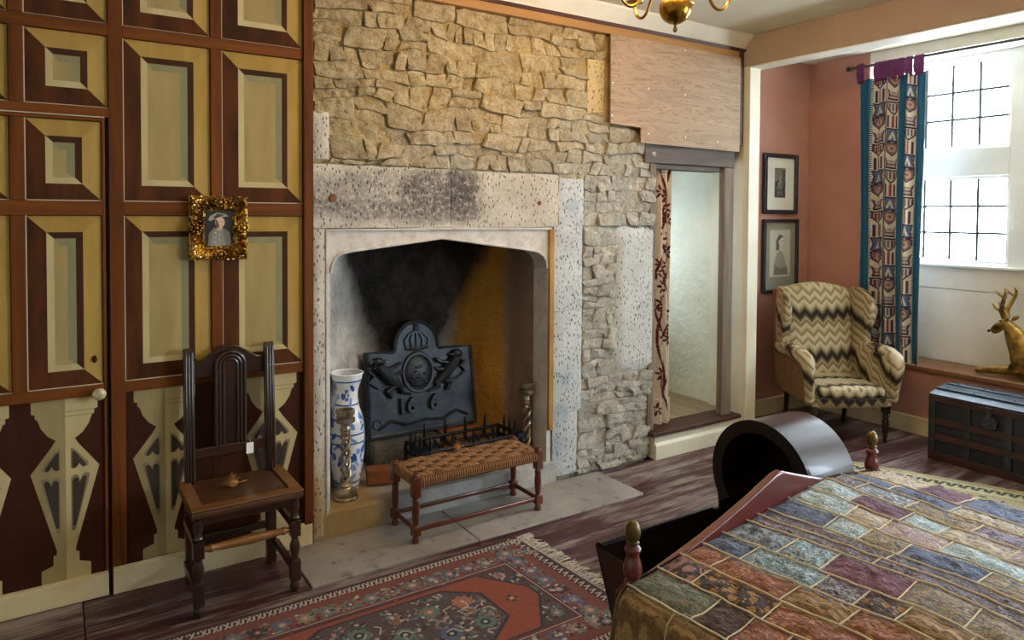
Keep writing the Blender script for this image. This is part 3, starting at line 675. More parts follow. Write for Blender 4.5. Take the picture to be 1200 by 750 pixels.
# firebox
t = NT('sooty_firebox'); v = t.mapping(); s = t.sep(v); n = t.noise(v, 5, 9, .78); nb = t.noise(v, 1.6, 4, .6)
pale = t.mix(t.step(n, .35, .65), '#938d86', '#dcd8cf'); och = t.mix(t.step(n, .3, .7), '#9c6a1e', '#c4913c'); soot = t.mix(t.step(n, .4, .75), '#0d0b0b', '#4a3d34')
xr_ = t.math('ADD', s[0], t.math('MULTIPLY', n, .22)); base = t.mix(t.step(xr_, 2.27, 2.36), pale, och); 
base = t.mix(t.step(t.math('ADD', s[0], t.math('MULTIPLY', n, .05)), 2.535, 2.55), base, t.mix(t.step(n, .35, .7), '#8a6f5a', '#a58a72'))
lim = t.math('ADD', t.math('ADD', s[2], t.math('MULTIPLY', nb, .9)), t.math('MULTIPLY', n, .55))
cen = t.math('ABSOLUTE', t.math('SUBTRACT', s[0], 1.93)); lim = t.math('SUBTRACT', lim, t.math('MULTIPLY', t.math('POWER', t.math('MULTIPLY', cen, 1.75), 2.), .95))
col = t.mix(t.step(lim, 1.12, 1.5), base, soot)
t.bump(t.noise(v, 9, 7, .7), .9, .05); t.bump(t.noise(v, 60, 4), .4, .01); M_fire = t.out(col, .95)
prof = [(1.162, YW+.16), (1.225, YW+.24), (1.40, 3.93), (1.615, 4.10), (2.37, 4.10), (2.545, 3.93), (2.545, YW+.16)]
def seglen():
    out = []
    for (a, b), (c, d) in zip(prof[:-1], prof[1:]):
        m_ = max(3, int(math.hypot(c-a, d-b)/.04))
        out += [(a+(c-a)*i/m_, b+(d-b)*i/m_) for i in range(m_)]
    return out + [prof[-1]]
pts = seglen()
def ffn(u, v_):
    a, b = pts[round(u*(len(pts)-1))]; z = 2.2*v_; k = max(0, z-1.35)*.25
    nn = noise.noise(Vector((a*6, b*6+3, z*6)))*.018 + noise.noise(Vector((a*15, b*15+3, z*15)))*.008
    return Vector((a + (1.95-a)*k + nn*.6*(b > YW+.17), b - (nn if b > 3.7 else 0) - k*(b-YW)*.3, z))
part('firebox', MB().grid(ffn, len(pts), 50), M_fire, wb, angle=60)
part('flue_top', MB().box(1.1, 2.6, YW+.13, 4.2, 2.18, 2.22), M_soot, wb, smooth=False)
part('flue_front', MB().box(1.1, 2.6, YW+.13, YW+.16, 1.5, 2.2), M_soot, wb, smooth=False)
# raised hearth inside
t = NT('bluish_hearth_block'); v = t.mapping(); s = t.sep(v); n = t.noise(v, 6, 6, .65)
col = t.mix(t.step(n, .3, .7), '#8f8d8a', '#b9b6b0'); col = t.mix(t.step(t.math('ADD', s[0], t.math('MULTIPLY', n, .15)), 1.62, 1.48), col, '#a3875c'); t.bump(t.noise(v, 30, 5), .5, .01); M_hb = t.out(col, .85)
HZ = .135
hp = [(1.10, YW-.001), (2.60, YW-.001), (2.60, 3.95), (2.4, 4.12), (1.6, 4.12), (1.40, 3.95), (1.18, 3.7)]
part('raised_hearth', MB().prism(hp, 'z', -.019, HZ), M_hb, wb, smooth=False, bev=.012)
# ================================================================ things by the fireplace wall
M_dkoak = wood('dark_polished_oak', '#20120d', '#3c2217', 'z', 6, .28, .15, .3)
M_dkoakx = wood('dark_polished_oak_rail', '#20120d', '#3e2318', 'x', 6, .28, .15, .3)
M_seatoak = wood('worn_oak_seat', '#3c2415', '#5a3a22', 'x', 5, .35, .2, .2)
M_edgeoak = wood('rubbed_oak_edge', '#5a3419', '#8a5b2c', 'x', 5, .35, .15, .2)
def turned(mb, x, y, segs, seg=14):
    """segs: list of ('sq',z0,z1,half) or ('tn',[(r,z)..])"""
    for s_ in segs:
        if s_[0] == 'sq': mb.box(x-s_[3], x+s_[3], y-s_[3], y+s_[3], s_[1], s_[2])
        else: mb.lathe(s_[1], (x, y, 0), seg)
    return mb
# ---- tall carved oak chair: local x across, -y front
ch = thing('oak_chair', 'tall dark carved oak side chair standing against the painted panelling', 'chair', (.685, 3.235, 0))
XL, XRr, YF, YB = -.195, .195, -.168, .155
def legp(): return [('tn', [(.014, 0), (.02, .012), (.021, .03), (.014, .045), (.016, .05)]), ('sq', .05, .14, .021), ('tn', [(.017, .14), (.013, .15), (.022, .185), (.023, .2), (.013, .235), (.018, .245)]), ('sq', .245, .315, .021), ('tn', [(.016, .315), (.022, .325), (.014, .34), (.021, .375), (.016, .40), (.022, .41), (.022, .418)])]
for x in (XL, XRr): part('leg', turned(MB(), x, YF, legp()), M_dkoak, ch, bev=.002)
def backpost(x):
    mb = MB(); pr = [(YB-.02, 0), (YB+.02, 0), (YB+.02, .42), (YB+.055, 1.0), (YB+.05, 1.035), (YB+.03, 1.04), (YB+.015, 1.02), (YB-.02, .42)]
    mb.prism(pr, 'x', x-.021, x+.021)
    for dx in (-.012, 0, .012): mb.tube([(x+dx, YB-.02, .43), (x+dx, YB+.016, 1.022)], .0052, 6)
    return mb
for x in (XL+.02, XRr-.02): part('leg', backpost(x), M_dkoak, ch, bev=.003, label='fluted back upright running down to the rear foot')
st = MB().soft(XL-.03, XRr+.03, YF-.035, YB+.015, .415, .445, .008, 3)
part('seat', st, M_seatoak, ch)
rim = MB()
for a in ((XL-.03, XRr+.03, YF-.035, YF+.02), (XL-.03, XL+.02, YF+.02, YB+.01), (XRr-.02, XRr+.03, YF+.02, YB+.01)): rim.box(a[0], a[1], a[2], a[3], .4445, .453)
part('seat_rim', rim, M_edgeoak, ch, bev=.004, smooth=False)
part('seat_rail', MB().box(XL, XRr, YF-.012, YF+.012, .38, .416).box(XL-.01, XL+.012, YF, YB, .38, .416).box(XRr-.012, XRr+.01, YF, YB, .38, .416), M_dkoakx, ch, bev=.003, smooth=False)
YB2 = YB+.03
cr = [(-.158, .90), (.158, .90), (.158, .975), (.12, .98), (.075, 1.01), (.035, 1.036), (0, 1.043), (-.035, 1.036), (-.075, 1.01), (-.12, .98), (-.158, .975)]
part('crest_rail', MB().prism(cr, 'y', YB2-.0, YB2+.024), M_dkoakx, ch, bev=.004)
part('back_rail', MB().box(-.16, .16, YB+.0, YB+.022, .545, .59), M_dkoakx, ch, bev=.004, smooth=False)
sp = MB().box(-.062, .062, YB+.010, YB+.028, .588, .99)
def ushape(hw, top): return [(-hw, .592)] + [(-hw, top-.05)] + [(hw*math.cos(a), top-.05+hw*math.sin(a)) for a in [math.pi*(1-i/12) for i in range(13)]] + [(hw, .592)]
splat = part('back_splat', sp, M_dkoak, ch, bev=.003, smooth=False)
for hw, rr in ((.062, .008), (.046, .007), (.030, .007)):
    part('splat_moulding', MB().tube([(x, YB+.009, z) for x, z in ushape(hw, 1.0)], rr, 8), M_dkoak, splat)
lat = [(.011, 0), (.011, .03), (.018, .05), (.013, .06), (.016, .10), (.021, .195), (.016, .29), (.013, .33), (.018, .34), (.011, .36), (.011, .39)]
part('front_stretcher', MB().lathe(lat, (XL, YF, .275), 14, Matrix.Rotation(R(90), 4, 'Y')), M_edgeoak, ch)
for x in (XL, XRr):
    for z in (.095, .285): part('side_stretcher', MB().box(x-.011, x+.011, YF+.02, YB-.018, z-.016, z+.016), M_dkoak, ch, bev=.003, smooth=False)
part('rear_stretcher', MB().box(XL+.03, XRr-.03, YB-.012, YB+.01, .17, .20), M_dkoakx, ch, bev=.003, smooth=False)
M_card = simple('white_card', '#f2f0ea', None, rough=.7, bump=0)
tg = thing('paper_tag', 'small white card tag tied to the back of the carved oak chair', 'tag', (.685+.08, 3.235+YB-.006, .535))
part('card', MB().box(-.016, .016, -.002, -.0005, .0, .05), M_card, tg, smooth=False)
part('string', MB().tube([(0, -.001, .048), (.004, .004, .058), (0, .02, .058)], .001, 5), M_card, tg)
# ---- dried teasel heads laid on the seats
M_teasel = simple('dried_teasel', '#a9773c', '#6d4820', 40, .9, bump=.6)
def teasel(name, label, p, s=1., seed=0):
    r_ = random.Random(seed); o = thing(name, label, 'dried flower', p, .4)
    part('seed_head', MB().sphere((0, 0, .016*s), (.022*s, .016*s, .016*s), 12, 8), M_teasel, o)
    br = MB()
    for i in range(46):
        a, b = r_.uniform(0, 6.28), r_.uniform(-.1, 1.5); d = Vector((math.cos(a)*math.cos(b), math.sin(a)*math.cos(b), math.sin(b)))
        c = Vector((0, 0, .016*s)); br.tube([c+d*.014*s, c+d*r_.uniform(.03, .048)*s], [.0016, .0004], 4, cap=False)
    br.v = [(x, y, max(z, .0005)) for x, y, z in br.v]
    b = part('bristles', br, M_teasel, o); b['kind'] = 'stuff'
    part('stalk', MB().tube([(.02*s, 0, .012), (.05*s, .012*s, .006), (.075*s, .014*s, .004)], .0022, 6), M_teasel, o)
p = onz(273, 571, .4455); teasel('dried_teasel', 'spiky brown dried teasel head resting on the oak chair seat', (p.x, p.y, .4455), 1.1, 1)
# ---- woven rush bench
M_rede = wood('red_brown_bench_wood', '#4a1f10', '#6b3019', 'z', 6, .35, .15, .3)
M_redex = wood('red_brown_bench_rail', '#4a1f10', '#6b3019', 'x', 6, .35, .15, .3)
bn = thing('woven_bench', 'low red-brown bench with a woven cord top standing before the fireplace', 'bench', (1.885, 3.31, 0))
bx0, bx1, by0, by1 = -.372, .372, -.125, .125
def bleg(): return [('tn', [(.016, 0), (.019, .008), (.019, .022), (.014, .036), (.02, .042)]), ('sq', .042, .088, .021), ('tn', [(.019, .088), (.013, .098), (.016, .105), (.0195, .17), (.0165, .215), (.02, .222), (.014, .230), (.018, .236)]), ('sq', .236, .340, .021), ('tn', [(.019, .34), (.017, .349), (.008, .354)])]
for x in (bx0, bx1):
    for y in (by0, by1): part('leg', turned(MB(), x, y, bleg()), M_rede, bn, bev=.003)
for y in (by0, by1): part('stretcher', MB().box(bx0, bx1, y-.007, y+.007, .058, .08), M_redex, bn, bev=.004, smooth=False)
for x in (bx0, bx1): part('stretcher', MB().box(x-.007, x+.007, by0, by1, .058, .08), M_rede, bn, bev=.004, smooth=False)
t = NT('seagrass_cord'); v = t.mapping(); n = t.noise(v, 60, 4)
M_cord = t.out(t.mix(t.step(n, .3, .7), '#6e4826', '#9a6d40'), .8); 
M_cordd = simple('dark_cord_core', '#4a2c14', None, bump=.3)
part('seat_core', MB().soft(bx0+.0, bx1-.0, by0-.012, by1+.012, .282, .330, .02, 4), M_cordd, bn)
# woven top: warps across, over and under; each raised band of cord is a piece
nwx = 21; px_w = (bx1-bx0-.045)/nwx; nrow = 6; rw = (by1-by0+.006)/nrow
wmesh = None
for i in range(nwx):
    for j in range(nrow):
        if (i + 2*j) % 4 in (0, 1):
            if wmesh is None:
                mbw = MB()
                for k in range(3):
                    yy = (k-1)*.0135; mbw.tube([(-px_w*1.0, yy, -.004), (-px_w*.62, yy, .003), (0, yy, .0062), (px_w*.62, yy, .003), (px_w*1.0, yy, -.004)], .0062, 6)
                wmesh = mbw.mesh('weave', M_cord)
            link('weave', wmesh, bn, (bx0+.0225+px_w*(i+.5), by0-.003+rw*(j+.5), .3315))
cm = None
for sd in (-1, 1):
    n_ = 52
    for i in range(n_):
        if cm is None: cm = MB().tube([(0, .02, .022), (0, -.004, .020), (0, -.014, .006), (0, -.014, -.016), (0, -.004, -.026)], .0072, 6).mesh('cord_wrap', M_cord)
        o = link('cord_wrap', cm, bn, (bx0+.024+(bx1-bx0-.048)*i/(n_-1), by0*(1 if sd < 0 else -1), .31)); o.rotation_euler.z = 0 if sd < 0 else math.pi
cm2 = MB().tube([(.02, 0, .016), (-.002, 0, .020), (-.012, 0, .004), (-.010, 0, -.018)], .0075, 6).mesh('cord_wrap', M_cord)
for sd in (-1, 1):
    for i in range(15):
        o = link('cord_wrap', cm2, bn, (bx0*(1 if sd < 0 else -1), by0+.024+(by1-by0-.048)*i/14, .31)); o.rotation_euler.z = 0 if sd < 0 else math.pi
p = onz(536, 528, .345); teasel('dried_teasel', 'spiky brown dried teasel head resting on the woven bench', (p.x, p.y, .346), 1.0, 2)

# ---- gilt frame with a small portrait of a capped figure
pf_ = thing('framed_miniature', 'small bust portrait in a carved gilt frame hung on the panelling', 'picture', (.648, YW-.01, 1.43))
M_gold = simple('antique_gilt', '#cfa95a', '#7a4f22', 9, .32, 1.0, bump=.3, bscale=90, lo=.42, hi=.62)
W2, H2 = .126, .146
def gfn(u, v_):
    # walk around the rectangle (u), across the moulding (v)
    per = [(-1, -1), (1, -1), (1, 1), (-1, 1), (-1, -1)]; k = min(3, int(u*4)); f_ = u*4-k
    a, b = per[k], per[k+1]; cx, cz = a[0]+(b[0]-a[0])*f_, a[1]+(b[1]-a[1])*f_
    wi = .068*v_; x, z = cx*(W2-wi), cz*(H2-wi)
    base = [.006, .030, .036, .030, .024, .018, .026, .012][min(7, int(v_*7.99))]
    s_ = u*4*math.pi*2
    orn = (.012*math.sin(s_*2.0+4*v_)*math.sin(s_*3+1.3) + .010*math.sin(s_*7+9*v_)*math.cos(v_*11))*math.sin(min(1, v_*1.05)*math.pi)**.7
    orn += noise.noise(Vector((x*60, z*60, 2)))*.006
    return Vector((x, -(base+orn), z+H2))
part('frame', MB().grid(gfn, 240, 16), M_gold, pf_, angle=70)
orn = MB()
for cx, cz in ((0, H2*.80), (0, -H2*.82), (W2*.80, 0), (-W2*.80, 0)):
    for k in range(9):
        a = k/9*6.283; orn.sphere((cx+.022*math.cos(a), -.036, H2+cz+.017*math.sin(a)), (.007, .007, .007), 8, 6)
    orn.sphere((cx, -.04, H2+cz), (.011, .01, .011), 10, 7)
for cx in (-1, 1):
    for cz in (-1, 1):
        for k in range(5):
            a = math.atan2(cz, cx)+(k-2)*.5; orn.sphere((cx*W2*.72+.02*math.cos(a), -.036, H2+cz*H2*.74+.02*math.sin(a)), (.009, .008, .006), 8, 6)
part('carving', orn, M_gold, pf_)
part('backing', MB().box(-W2+.004, W2-.004, -.006, .0, .004, 2*H2-.004), M_dkoak, pf_, smooth=False)
A = Art(1, 1.3, 80, 104, '#1a1512'); A.ell(.52, .22, .5, .6, '#0e0c0b'); A.poly([(.12, 0), (.16, .45), (.32, .66), (.62, .68), (.85, .5), (.92, 0)], '#6f6b66')
A.poly([(.2, 0), (.3, .6), (.6, .62), (.74, 0)], '#85817b'); A.rect(.42, .56, .6, .76, '#c6a488'); A.ell(.53, .86, .16, .2, '#d6b79b'); A.ell(.44, .80, .05, .16, '#5f4636', .2)
for a in range(5): A.ell(.38+.1*(a % 2)*1.4, .12+.09*a, .022, .022, '#d8d2c2')
A.ell(.56, .88, .025, .014, '#3a261b'); A.ell(.63, .88, .02, .013, '#3a261b'); A.line([(.55, .75), (.62, .755)], .012, '#9a6a58')
A.poly([(.14, .96), (.2, 1.1), (.42, 1.22), (.7, 1.18), (.82, 1.08), (.55, 1.06), (.35, .98), (.2, .9)], '#9b948c'); A.poly([(.3, 1.05), (.45, 1.18), (.68, 1.14), (.55, 1.07), (.36, 1.0)], '#3b3531')
canvas('portrait', lambda u, v_: Vector(((u-.5)*2*(W2-.062), -.0125, H2+(v_-.5)*2*(H2-.066))), A.grain(.06, 3).i, pf_, attr_mat('painted_portrait', .5, None, 0))

# ---- cast iron fireback
M_castiron = simple('cast_iron', '#2c3036', '#454b52', 8, .45, .6, bump=.4, bscale=50)
FBY = 3.93
fb = thing('fireback', 'dark cast iron fireback with crowned arms in relief and arched top', 'fireback', (1.93, FBY, HZ+.165))
fb.matrix_basis = Matrix.Translation((1.93, FBY, HZ+.165)) @ Matrix.Rotation(R(-7), 4, 'X')
zt_ = .52
pl = [(-.372, .0), (.375, .0), (.365, zt_-.02), (.128, zt_-.012)] + [(-.03+.15*math.cos(a), zt_+.02+.15*math.sin(a)) for a in [R(-6)+R(192)*i/16 for i in range(17)]] + [(-.188, zt_-.012), (-.37, zt_)]
part('plate', MB().prism(pl, 'y', .0, .03), M_castiron, fb, bev=.004)
inn = [(x*.955 - .0005, .02+z*.955 if z > .01 else .02) for x, z in pl]
part('rim', MB().tube([(x, -.002, z) for x, z in inn + inn[:1]], .010, 6), M_castiron, fb)
rel = MB(); c0 = Vector((-.03, 0, .37))
rel.tube([c0+Vector((.10*math.cos(a), -.004, .115*math.sin(a))) for a in [2*math.pi*i/28 for i in range(29)]], .013, 6)
rel.sphere(c0, (.085, .024, .1), 18, 10)
for k in range(14):
    a, r0 = rng.uniform(0, 6.28), rng.uniform(.01, .07); rel.sphere(c0+Vector((r0*math.cos(a), -.022, r0*1.15*math.sin(a))), (.014, .008, .010), 8, 6)
part('shield', rel, M_castiron, fb)
crn = MB(); cz = .55
crn.tube([(-.03-.075, -.003, cz-.03), (-.03, -.008, cz-.04), (-.03+.075, -.003, cz-.03)], .012, 6)
for k in range(5):
    a = -.07+.035*k; crn.tube([(-.03+a, -.004, cz-.03), (-.03+a*1.15, -.006, cz+.02), (-.03+a*.7, -.005, cz+.055), (-.03, -.006, cz+.075)], .008, 6)
crn.sphere((-.03, -.008, cz+.09), (.018, .012, .018), 10, 7); crn.sphere((-.03, -.006, cz+.115), (.03, .007, .008), 8, 6)
part('crown', crn, M_castiron, fb)
def beast(sg, c0x):
    mb = MB(); x = lambda a: c0x+sg*a
    mb.tube([(x(.02), -.002, .16), (x(.07), -.01, .22), (x(.11), -.014, .29), (x(.145), -.012, .345)], [.022, .034, .036, .026], 10)
    mb.sphere((x(.15), -.014, .375), (.032, .018, .03), 10, 8); mb.sphere((x(.118), -.016, .368), (.018, .012, .014), 8, 6)
    for k in range(12): mb.sphere((x(.15+rng.uniform(-.02, .05)), -.014, .35+rng.uniform(-.05, .04)), (.013, .008, .013), 7, 5)
    mb.tube([(x(.10), -.012, .31), (x(.045), -.012, .325), (x(.02), -.01, .35)], [.015, .012, .010], 7); mb.tube([(x(.09), -.012, .27), (x(.035), -.012, .265), (x(.01), -.01, .285)], [.015, .012, .010], 7)
    mb.tube([(x(.05), -.008, .19), (x(.10), -.01, .15), (x(.08), -.008, .10)], [.024, .018, .012], 8); mb.tube([(x(.03), -.008, .18), (x(.02), -.01, .13), (x(-.03), -.008, .11)], [.02, .015, .01], 8)
    mb.tube([(x(.07), -.006, .19), (x(.15), -.008, .18), (x(.2), -.008, .23), (x(.17), -.008, .27), (x(.2), -.008, .31)], [.008, .008, .008, .008, .012], 7)
    return mb
for sg_x, cx_ in ((-1, -.125), (1, .065)):
    bm_ = beast(sg_x, cx_); bm_.v = [(cx_+(x-cx_)*1.15, y*1.5, z*.82+.155) for x, y, z in bm_.v]; part('supporter', bm_, M_castiron, fb)
part('ribbon', MB().tube([(-.30, -.003, .06), (-.22, -.01, .10), (-.12, -.01, .065), (0, -.01, .08), (.12, -.01, .065), (.22, -.01, .105), (.3, -.003, .07)], .018, 8, sq=.5), M_castiron, fb)
part('scroll', MB().tube([(-.31+.03*math.cos(a)*(1-a/14), -.004, .435+.03*math.sin(a)*(1-a/14)) for a in [.6+.4*i for i in range(13)]], .008, 6).tube([(-.31+.025*math.cos(a), -.004, .09+.025*math.sin(a)) for a in [.4*i for i in range(13)]], .007, 6), M_castiron, fb)
for tx, x in (('16', -.12), ('6', .065)):
    me = text_mesh(tx, .125, .012); me.materials.append(M_castiron); o = link('date_numeral', me, fb, (x, -.012, .172)); o.rotation_euler = (R(90), 0, 0)
# bricks and stone the fireback stands on
M_sbrick = simple('sooty_stone_block', '#6e685f', '#3b342f', 9, .9, bump=.7, bscale=40, bdist=.01)
M_redb = simple('burnt_brick', '#7a4526', '#94592f', 9, .85, bump=.5, bscale=40)
for k, (x0, x1, m_, lb) in enumerate(((1.57, 2.005, M_sbrick, 'long sooty stone block under the dark fireback'), (2.02, 2.30, M_redb, 'sooty red brick under the dark fireback beside a long stone'))):
    o = part('stone_block' if k == 0 else 'brick', MB().soft(x0, x1, 3.86, 4.02, HZ+.001, HZ+.158, .02, 6, fn=lambda p: p + Vector((0, noise.noise(p*14)*.01, noise.noise(p*9)*.004))), m_, None); tag(o, lb, 'stone' if k == 0 else 'brick')
o = part('brick', MB().soft(-.075, .075, -.05, .05, 0, .085, .012, 6, fn=lambda p: p + noise.noise_vector(p*15)*.006), M_redb, None); o.location = (1.535, 3.70, HZ+.004); o.rotation_euler.z = -.3
tag(o, 'broken terracotta brick on the hearth beside the vase', 'brick')
# ---- iron fire basket
M_bl = simple('blackened_iron', '#1c2026', '#2b3038', 12, .42, .7, bump=.3)
gb = thing('fire_basket', 'low black iron fire basket with upright spikes inside the fireplace', 'fire basket', (2.05, 3.66, HZ))
gx0, gx1, gy0, gy1 = -.31, .33, -.10, .14
def bar(name, a, b, r_=.009, seg=4): return part(name, MB().tube([a, b], r_, seg), M_bl, gb)
for y, z in ((gy0, .12), (gy0, .17), (gy1, .12), (gy1, .17)): bar('rail', (gx0, y, z), (gx1, y, z), .012)
for x in (gx0, gx1):
    for z in (.12, .17): bar('rail', (x, gy0, z), (x, gy1, z), .012)
    for y in (gy0, gy1): bar('leg', (x, y, 0), (x, y, .16), .014)
def spike(x, y): part('spike', MB().tube([(x, y, .12), (x, y, .215), (x, y, .262)], [.011, .010, .002], 4), M_bl, gb)
for i in range(5): spike(gx0+.04+(gx1-gx0-.08)*i/4, gy0-.0)
for i in range(4): spike(gx0, gy0+.05+.06*i) if i < 3 else None
for i in range(3): spike(gx1, gy0+.05+.06*i)
for i in range(4): spike(gx0+.12+.14*i, gy1)
for i in range(9): part('grate_bar', MB().tube([(gx0+.05+(gx1-gx0-.1)*i/8, gy0, .13), (gx0+.05+(gx1-gx0-.1)*i/8+.01, .02, .10), (gx0+.05+(gx1-gx0-.1)*i/8, gy1, .15)], .007, 6), M_bl, gb)
for x in (gx0, gx1): part('end_block', MB().soft(x-.03, x+.03, gy0-.03, gy0+.03, .10, .19, .008, 3).sphere((x, gy0-.034, .145), .018, 10, 7), M_bl, gb, label='square iron corner block with a round boss')
# ---- barley twist candlesticks
M_pewter = simple('worn_silvered_wood', '#b3a48c', '#6b5d4a', 14, .3, .65, bump=.25, bscale=60)
def twist(name, label, p, h=.475):
    o = thing(name, label, 'candlestick', p, group='pair of barley-twist candlesticks')
    part('foot', MB().lathe([(.064, 0), (.066, .012), (.06, .02), (.064, .03), (.06, .045), (.036, .058), (.03, .066), (.038, .075), (.026, .085)], (0,0,0), 24), M_pewter, o)
    for k in range(3):
        pts_ = [(.021*math.cos(a), .021*math.sin(a), .08+.24*i/40) for i in range(41) for a in [2*math.pi*k/3+i/40*2*math.pi*1.35]]
        part('twist_strand', MB().tube(pts_, .0095, 8), M_pewter, o)
    part('neck', MB().lathe([(.022, .315), (.032, .325), (.022, .335), (.026, .345), (.022, .36), (.032, .37), (.024, .38), (.024, .40), (.03, .405)], (0,0,0), 20), M_pewter, o)
    part('socket', MB().lathe([(.03, .40), (.05, .41), (.05, .43), (.036, .437), (.048, .45), (.048, .475), (.04, .475), (.04, .45), (.01, .448)], (0,0,0), 22), M_pewter, o)
p = onz(405, 584, HZ); twist('barley_twist_candlestick', 'tall barley-twist candlestick on the hearth in front of the blue and white vase', (p.x, p.y, HZ))
p = ony(621, 520, 3.60); twist('barley_twist_candlestick', 'tall barley-twist candlestick on the hearth beside the ochre fireplace wall', (2.46, 3.60, HZ))
# ---- blue and white vase
va = thing('glazed_vase', 'tall blue and white glazed vase standing inside the fireplace', 'vase', (1.352, 3.72, HZ), .5)
A = Art(6.283, .64, 260, 150, '#d9dcdf'); r_ = random.Random(5)
for y in (.02, .05, .27, .315, .60, .47): A.rect(0, y, 7, y+.008, '#2f4a86')
for i in range(110):
    x, y = r_.uniform(0, 6.28), r_.uniform(.03, .58); A.ell(x, y, r_.uniform(.1, .24), r_.uniform(.008, .022), r_.choice(['#3d5ca0', '#2f4a8c', '#6f8cc4', '#86a0d0']), r_.uniform(-1, 1)*.1)
for i in range(14):
    x, y = r_.uniform(0, 6.28), r_.choice([.14, .2, .38, .42, .53])
    for k in range(6): A.ell(x+.16*math.cos(k*1.05), y+.026*math.sin(k*1.05), .07, .011, '#34519a')
    A.ell(x, y, .07, .011, '#dfe3ea')
def vr(z):
    P_ = [(0, .062), (.03, .066), (.10, .082), (.20, .094), (.30, .098), (.38, .09), (.45, .068), (.50, .058), (.55, .06), (.60, .078), (.625, .084), (.64, .085)]
    for (a, ra), (b, rb) in zip(P_[:-1], P_[1:]):
        if z <= b: f_ = (z-a)/(b-a); return ra+(rb-ra)*f_
    return P_[-1][1]
tg_ = attr_mat('blue_white_glaze', .15, None, 0)
canvas('body', lambda u, v_: Vector((vr(v_*.64)*math.cos(u*6.2832), vr(v_*.64)*math.sin(u*6.2832), v_*.64)), A.i, va, tg_)
part('rim', MB().tube([(.085*math.cos(a), .085*math.sin(a), .64) for a in [2*math.pi*i/32 for i in range(33)]], .005, 8), simple('white_glaze', '#e4e4e0', None, rough=.15, bump=0), va)
part('base', MB().lathe([(.0615, 0), (.0615, .004)], (0,0,0), 24), simple('white_glaze', '#e4e4e0'), va)

# ---- doorway curtain, cream with dark red branches
A = Art(.34, 1.75, 70, 350, '#f0e6d6'); r_ = random.Random(3)
for k in range(4):
    pts_ = [(.17+.10*math.sin(y*5.2+k*1.57)+.04*(k-1.5), y) for y in np.linspace(0, 1.75, 60)]; A.line(pts_, .018, '#6b1c22')
for k in range(34):
    x, y = r_.uniform(.02, .32), r_.uniform(.03, 1.72)
    for j in range(6):
        a = j*1.05+k; A.ell(x+.03*math.cos(a), y+.03*math.sin(a), .022, .009, r_.choice(['#5e161d', '#7a2a2c', '#4d1117']), a)
cu = thing('door_curtain', 'cream curtain with dark red branching leaves drawn aside in the doorway', 'curtain', (3.545, 3.545, .19))
def cfn(u, v_):
    wd = .125 - .02*math.sin(v_*3.14); x = (u-.5)*wd*(1.25 if v_ < .1 else 1) + .02*(1-v_)
    return Vector((x, .028*math.sin(u*6.283*2.5+v_*1.5), .005+v_*1.77))
canvas('drape', cfn, A.i, cu, attr_mat('printed_cotton', .9, 120), .003)
part('hem', MB().grid(lambda u, v_: cfn(u, .004+v_*.012) + Vector((0, -.004, 0)), 70, 3), simple('cream_hem', '#d8c8ae', None, bump=.2), cu)

# ---- two framed prints on the return wall of the bay
M_ebony = simple('black_frame', '#141820', '#1d2230', 8, .25, bump=.05, coat=.4)
def framed(name, label, x0, x1, z0, z1, fw, mount, art, px0, px1, pz0, pz1):
    o = thing(name, label, 'picture', ((x0+x1)/2, 3.749, z0))
    for nm, q_ in (('frame_side', (x0, x0+fw, z0, z1)), ('frame_side', (x1-fw, x1, z0, z1)), ('frame_side', (x0+fw, x1-fw, z0, z0+fw)), ('frame_side', (x0+fw, x1-fw, z1-fw, z1))):
        part(nm, MB().box(q_[0], q_[1], 3.715, 3.749, q_[2], q_[3]), M_ebony, o, smooth=False, bev=.008, world=True)
    part('mount', MB().box(x0+fw-.001, x1-fw+.001, 3.736, 3.742, z0+fw-.001, z1-fw+.001), mount, o, smooth=False, world=True)
    canvas('print', lambda u, v_: Vector((px0+(px1-px0)*u, 3.7355, pz0+(pz1-pz0)*v_)), art.i, o, attr_mat('printed_paper', .6, None, 0), world=True)
    return o
r_ = random.Random(11)
A = Art(1, 1.6, 70, 110, '#d9d5c8'); A.rect(.14, .1, .86, 1.5, '#77736b')
A.rect(.16, .12, .84, .7, '#2d2b29'); A.poly([(.16, .12), (.16, .8), (.4, .95), (.6, .8), (.84, .9), (.84, .12)], '#34312f')
A.ell(.5, .62, .14, .28, '#8f8a80'); A.ell(.5, 1.0, .07, .1, '#a9a398'); A.rect(.66, .7, .8, 1.4, '#4a4744'); A.poly([(.3, .2), (.36, .55), (.64, .55), (.7, .2)], '#5d5954')
for k in range(60): A.ell(r_.uniform(.18, .82), r_.uniform(.15, 1.1), .03, .02, r_.choice(['#1d1b1a', '#5d5954', '#8a857b', '#2a2826']), r_.uniform(0, 3))
M_mw = simple('white_mount', '#dcd9cc', '#d2cfc0', 3, .8, bump=0); M_mg = simple('grey_mount', '#8e8c7c', '#85836f', 3, .8, bump=0)
framed('framed_print', 'small dark engraving in a wide white mount and black frame, hung above another picture', 4.872, 5.312, 1.662, 2.160, .036, M_mw, A, 4.99, 5.19, 1.78, 2.06)
A = Art(1, 1.7, 90, 150, '#c4c2b4'); A.poly([(.18, .06), (.22, .5), (.34, .85), (.5, .95), (.66, .85), (.78, .5), (.9, .1)], '#97978b'); A.poly([(.2, .06), (.24, .42), (.5, .3), (.86, .36), (.9, .06)], '#6f6f68')
A.poly([(.3, .95), (.3, 1.3), (.42, 1.52), (.58, 1.5), (.5, 1.2), (.45, .95)], '#5c5c58'); A.ell(.56, 1.27, .13, .19, '#d2d0c2'); A.rect(.45, .95, .62, 1.12, '#cac8ba'); A.poly([(.36, 1.4), (.5, 1.54), (.68, 1.44), (.56, 1.42), (.44, 1.3)], '#4f4f4c')
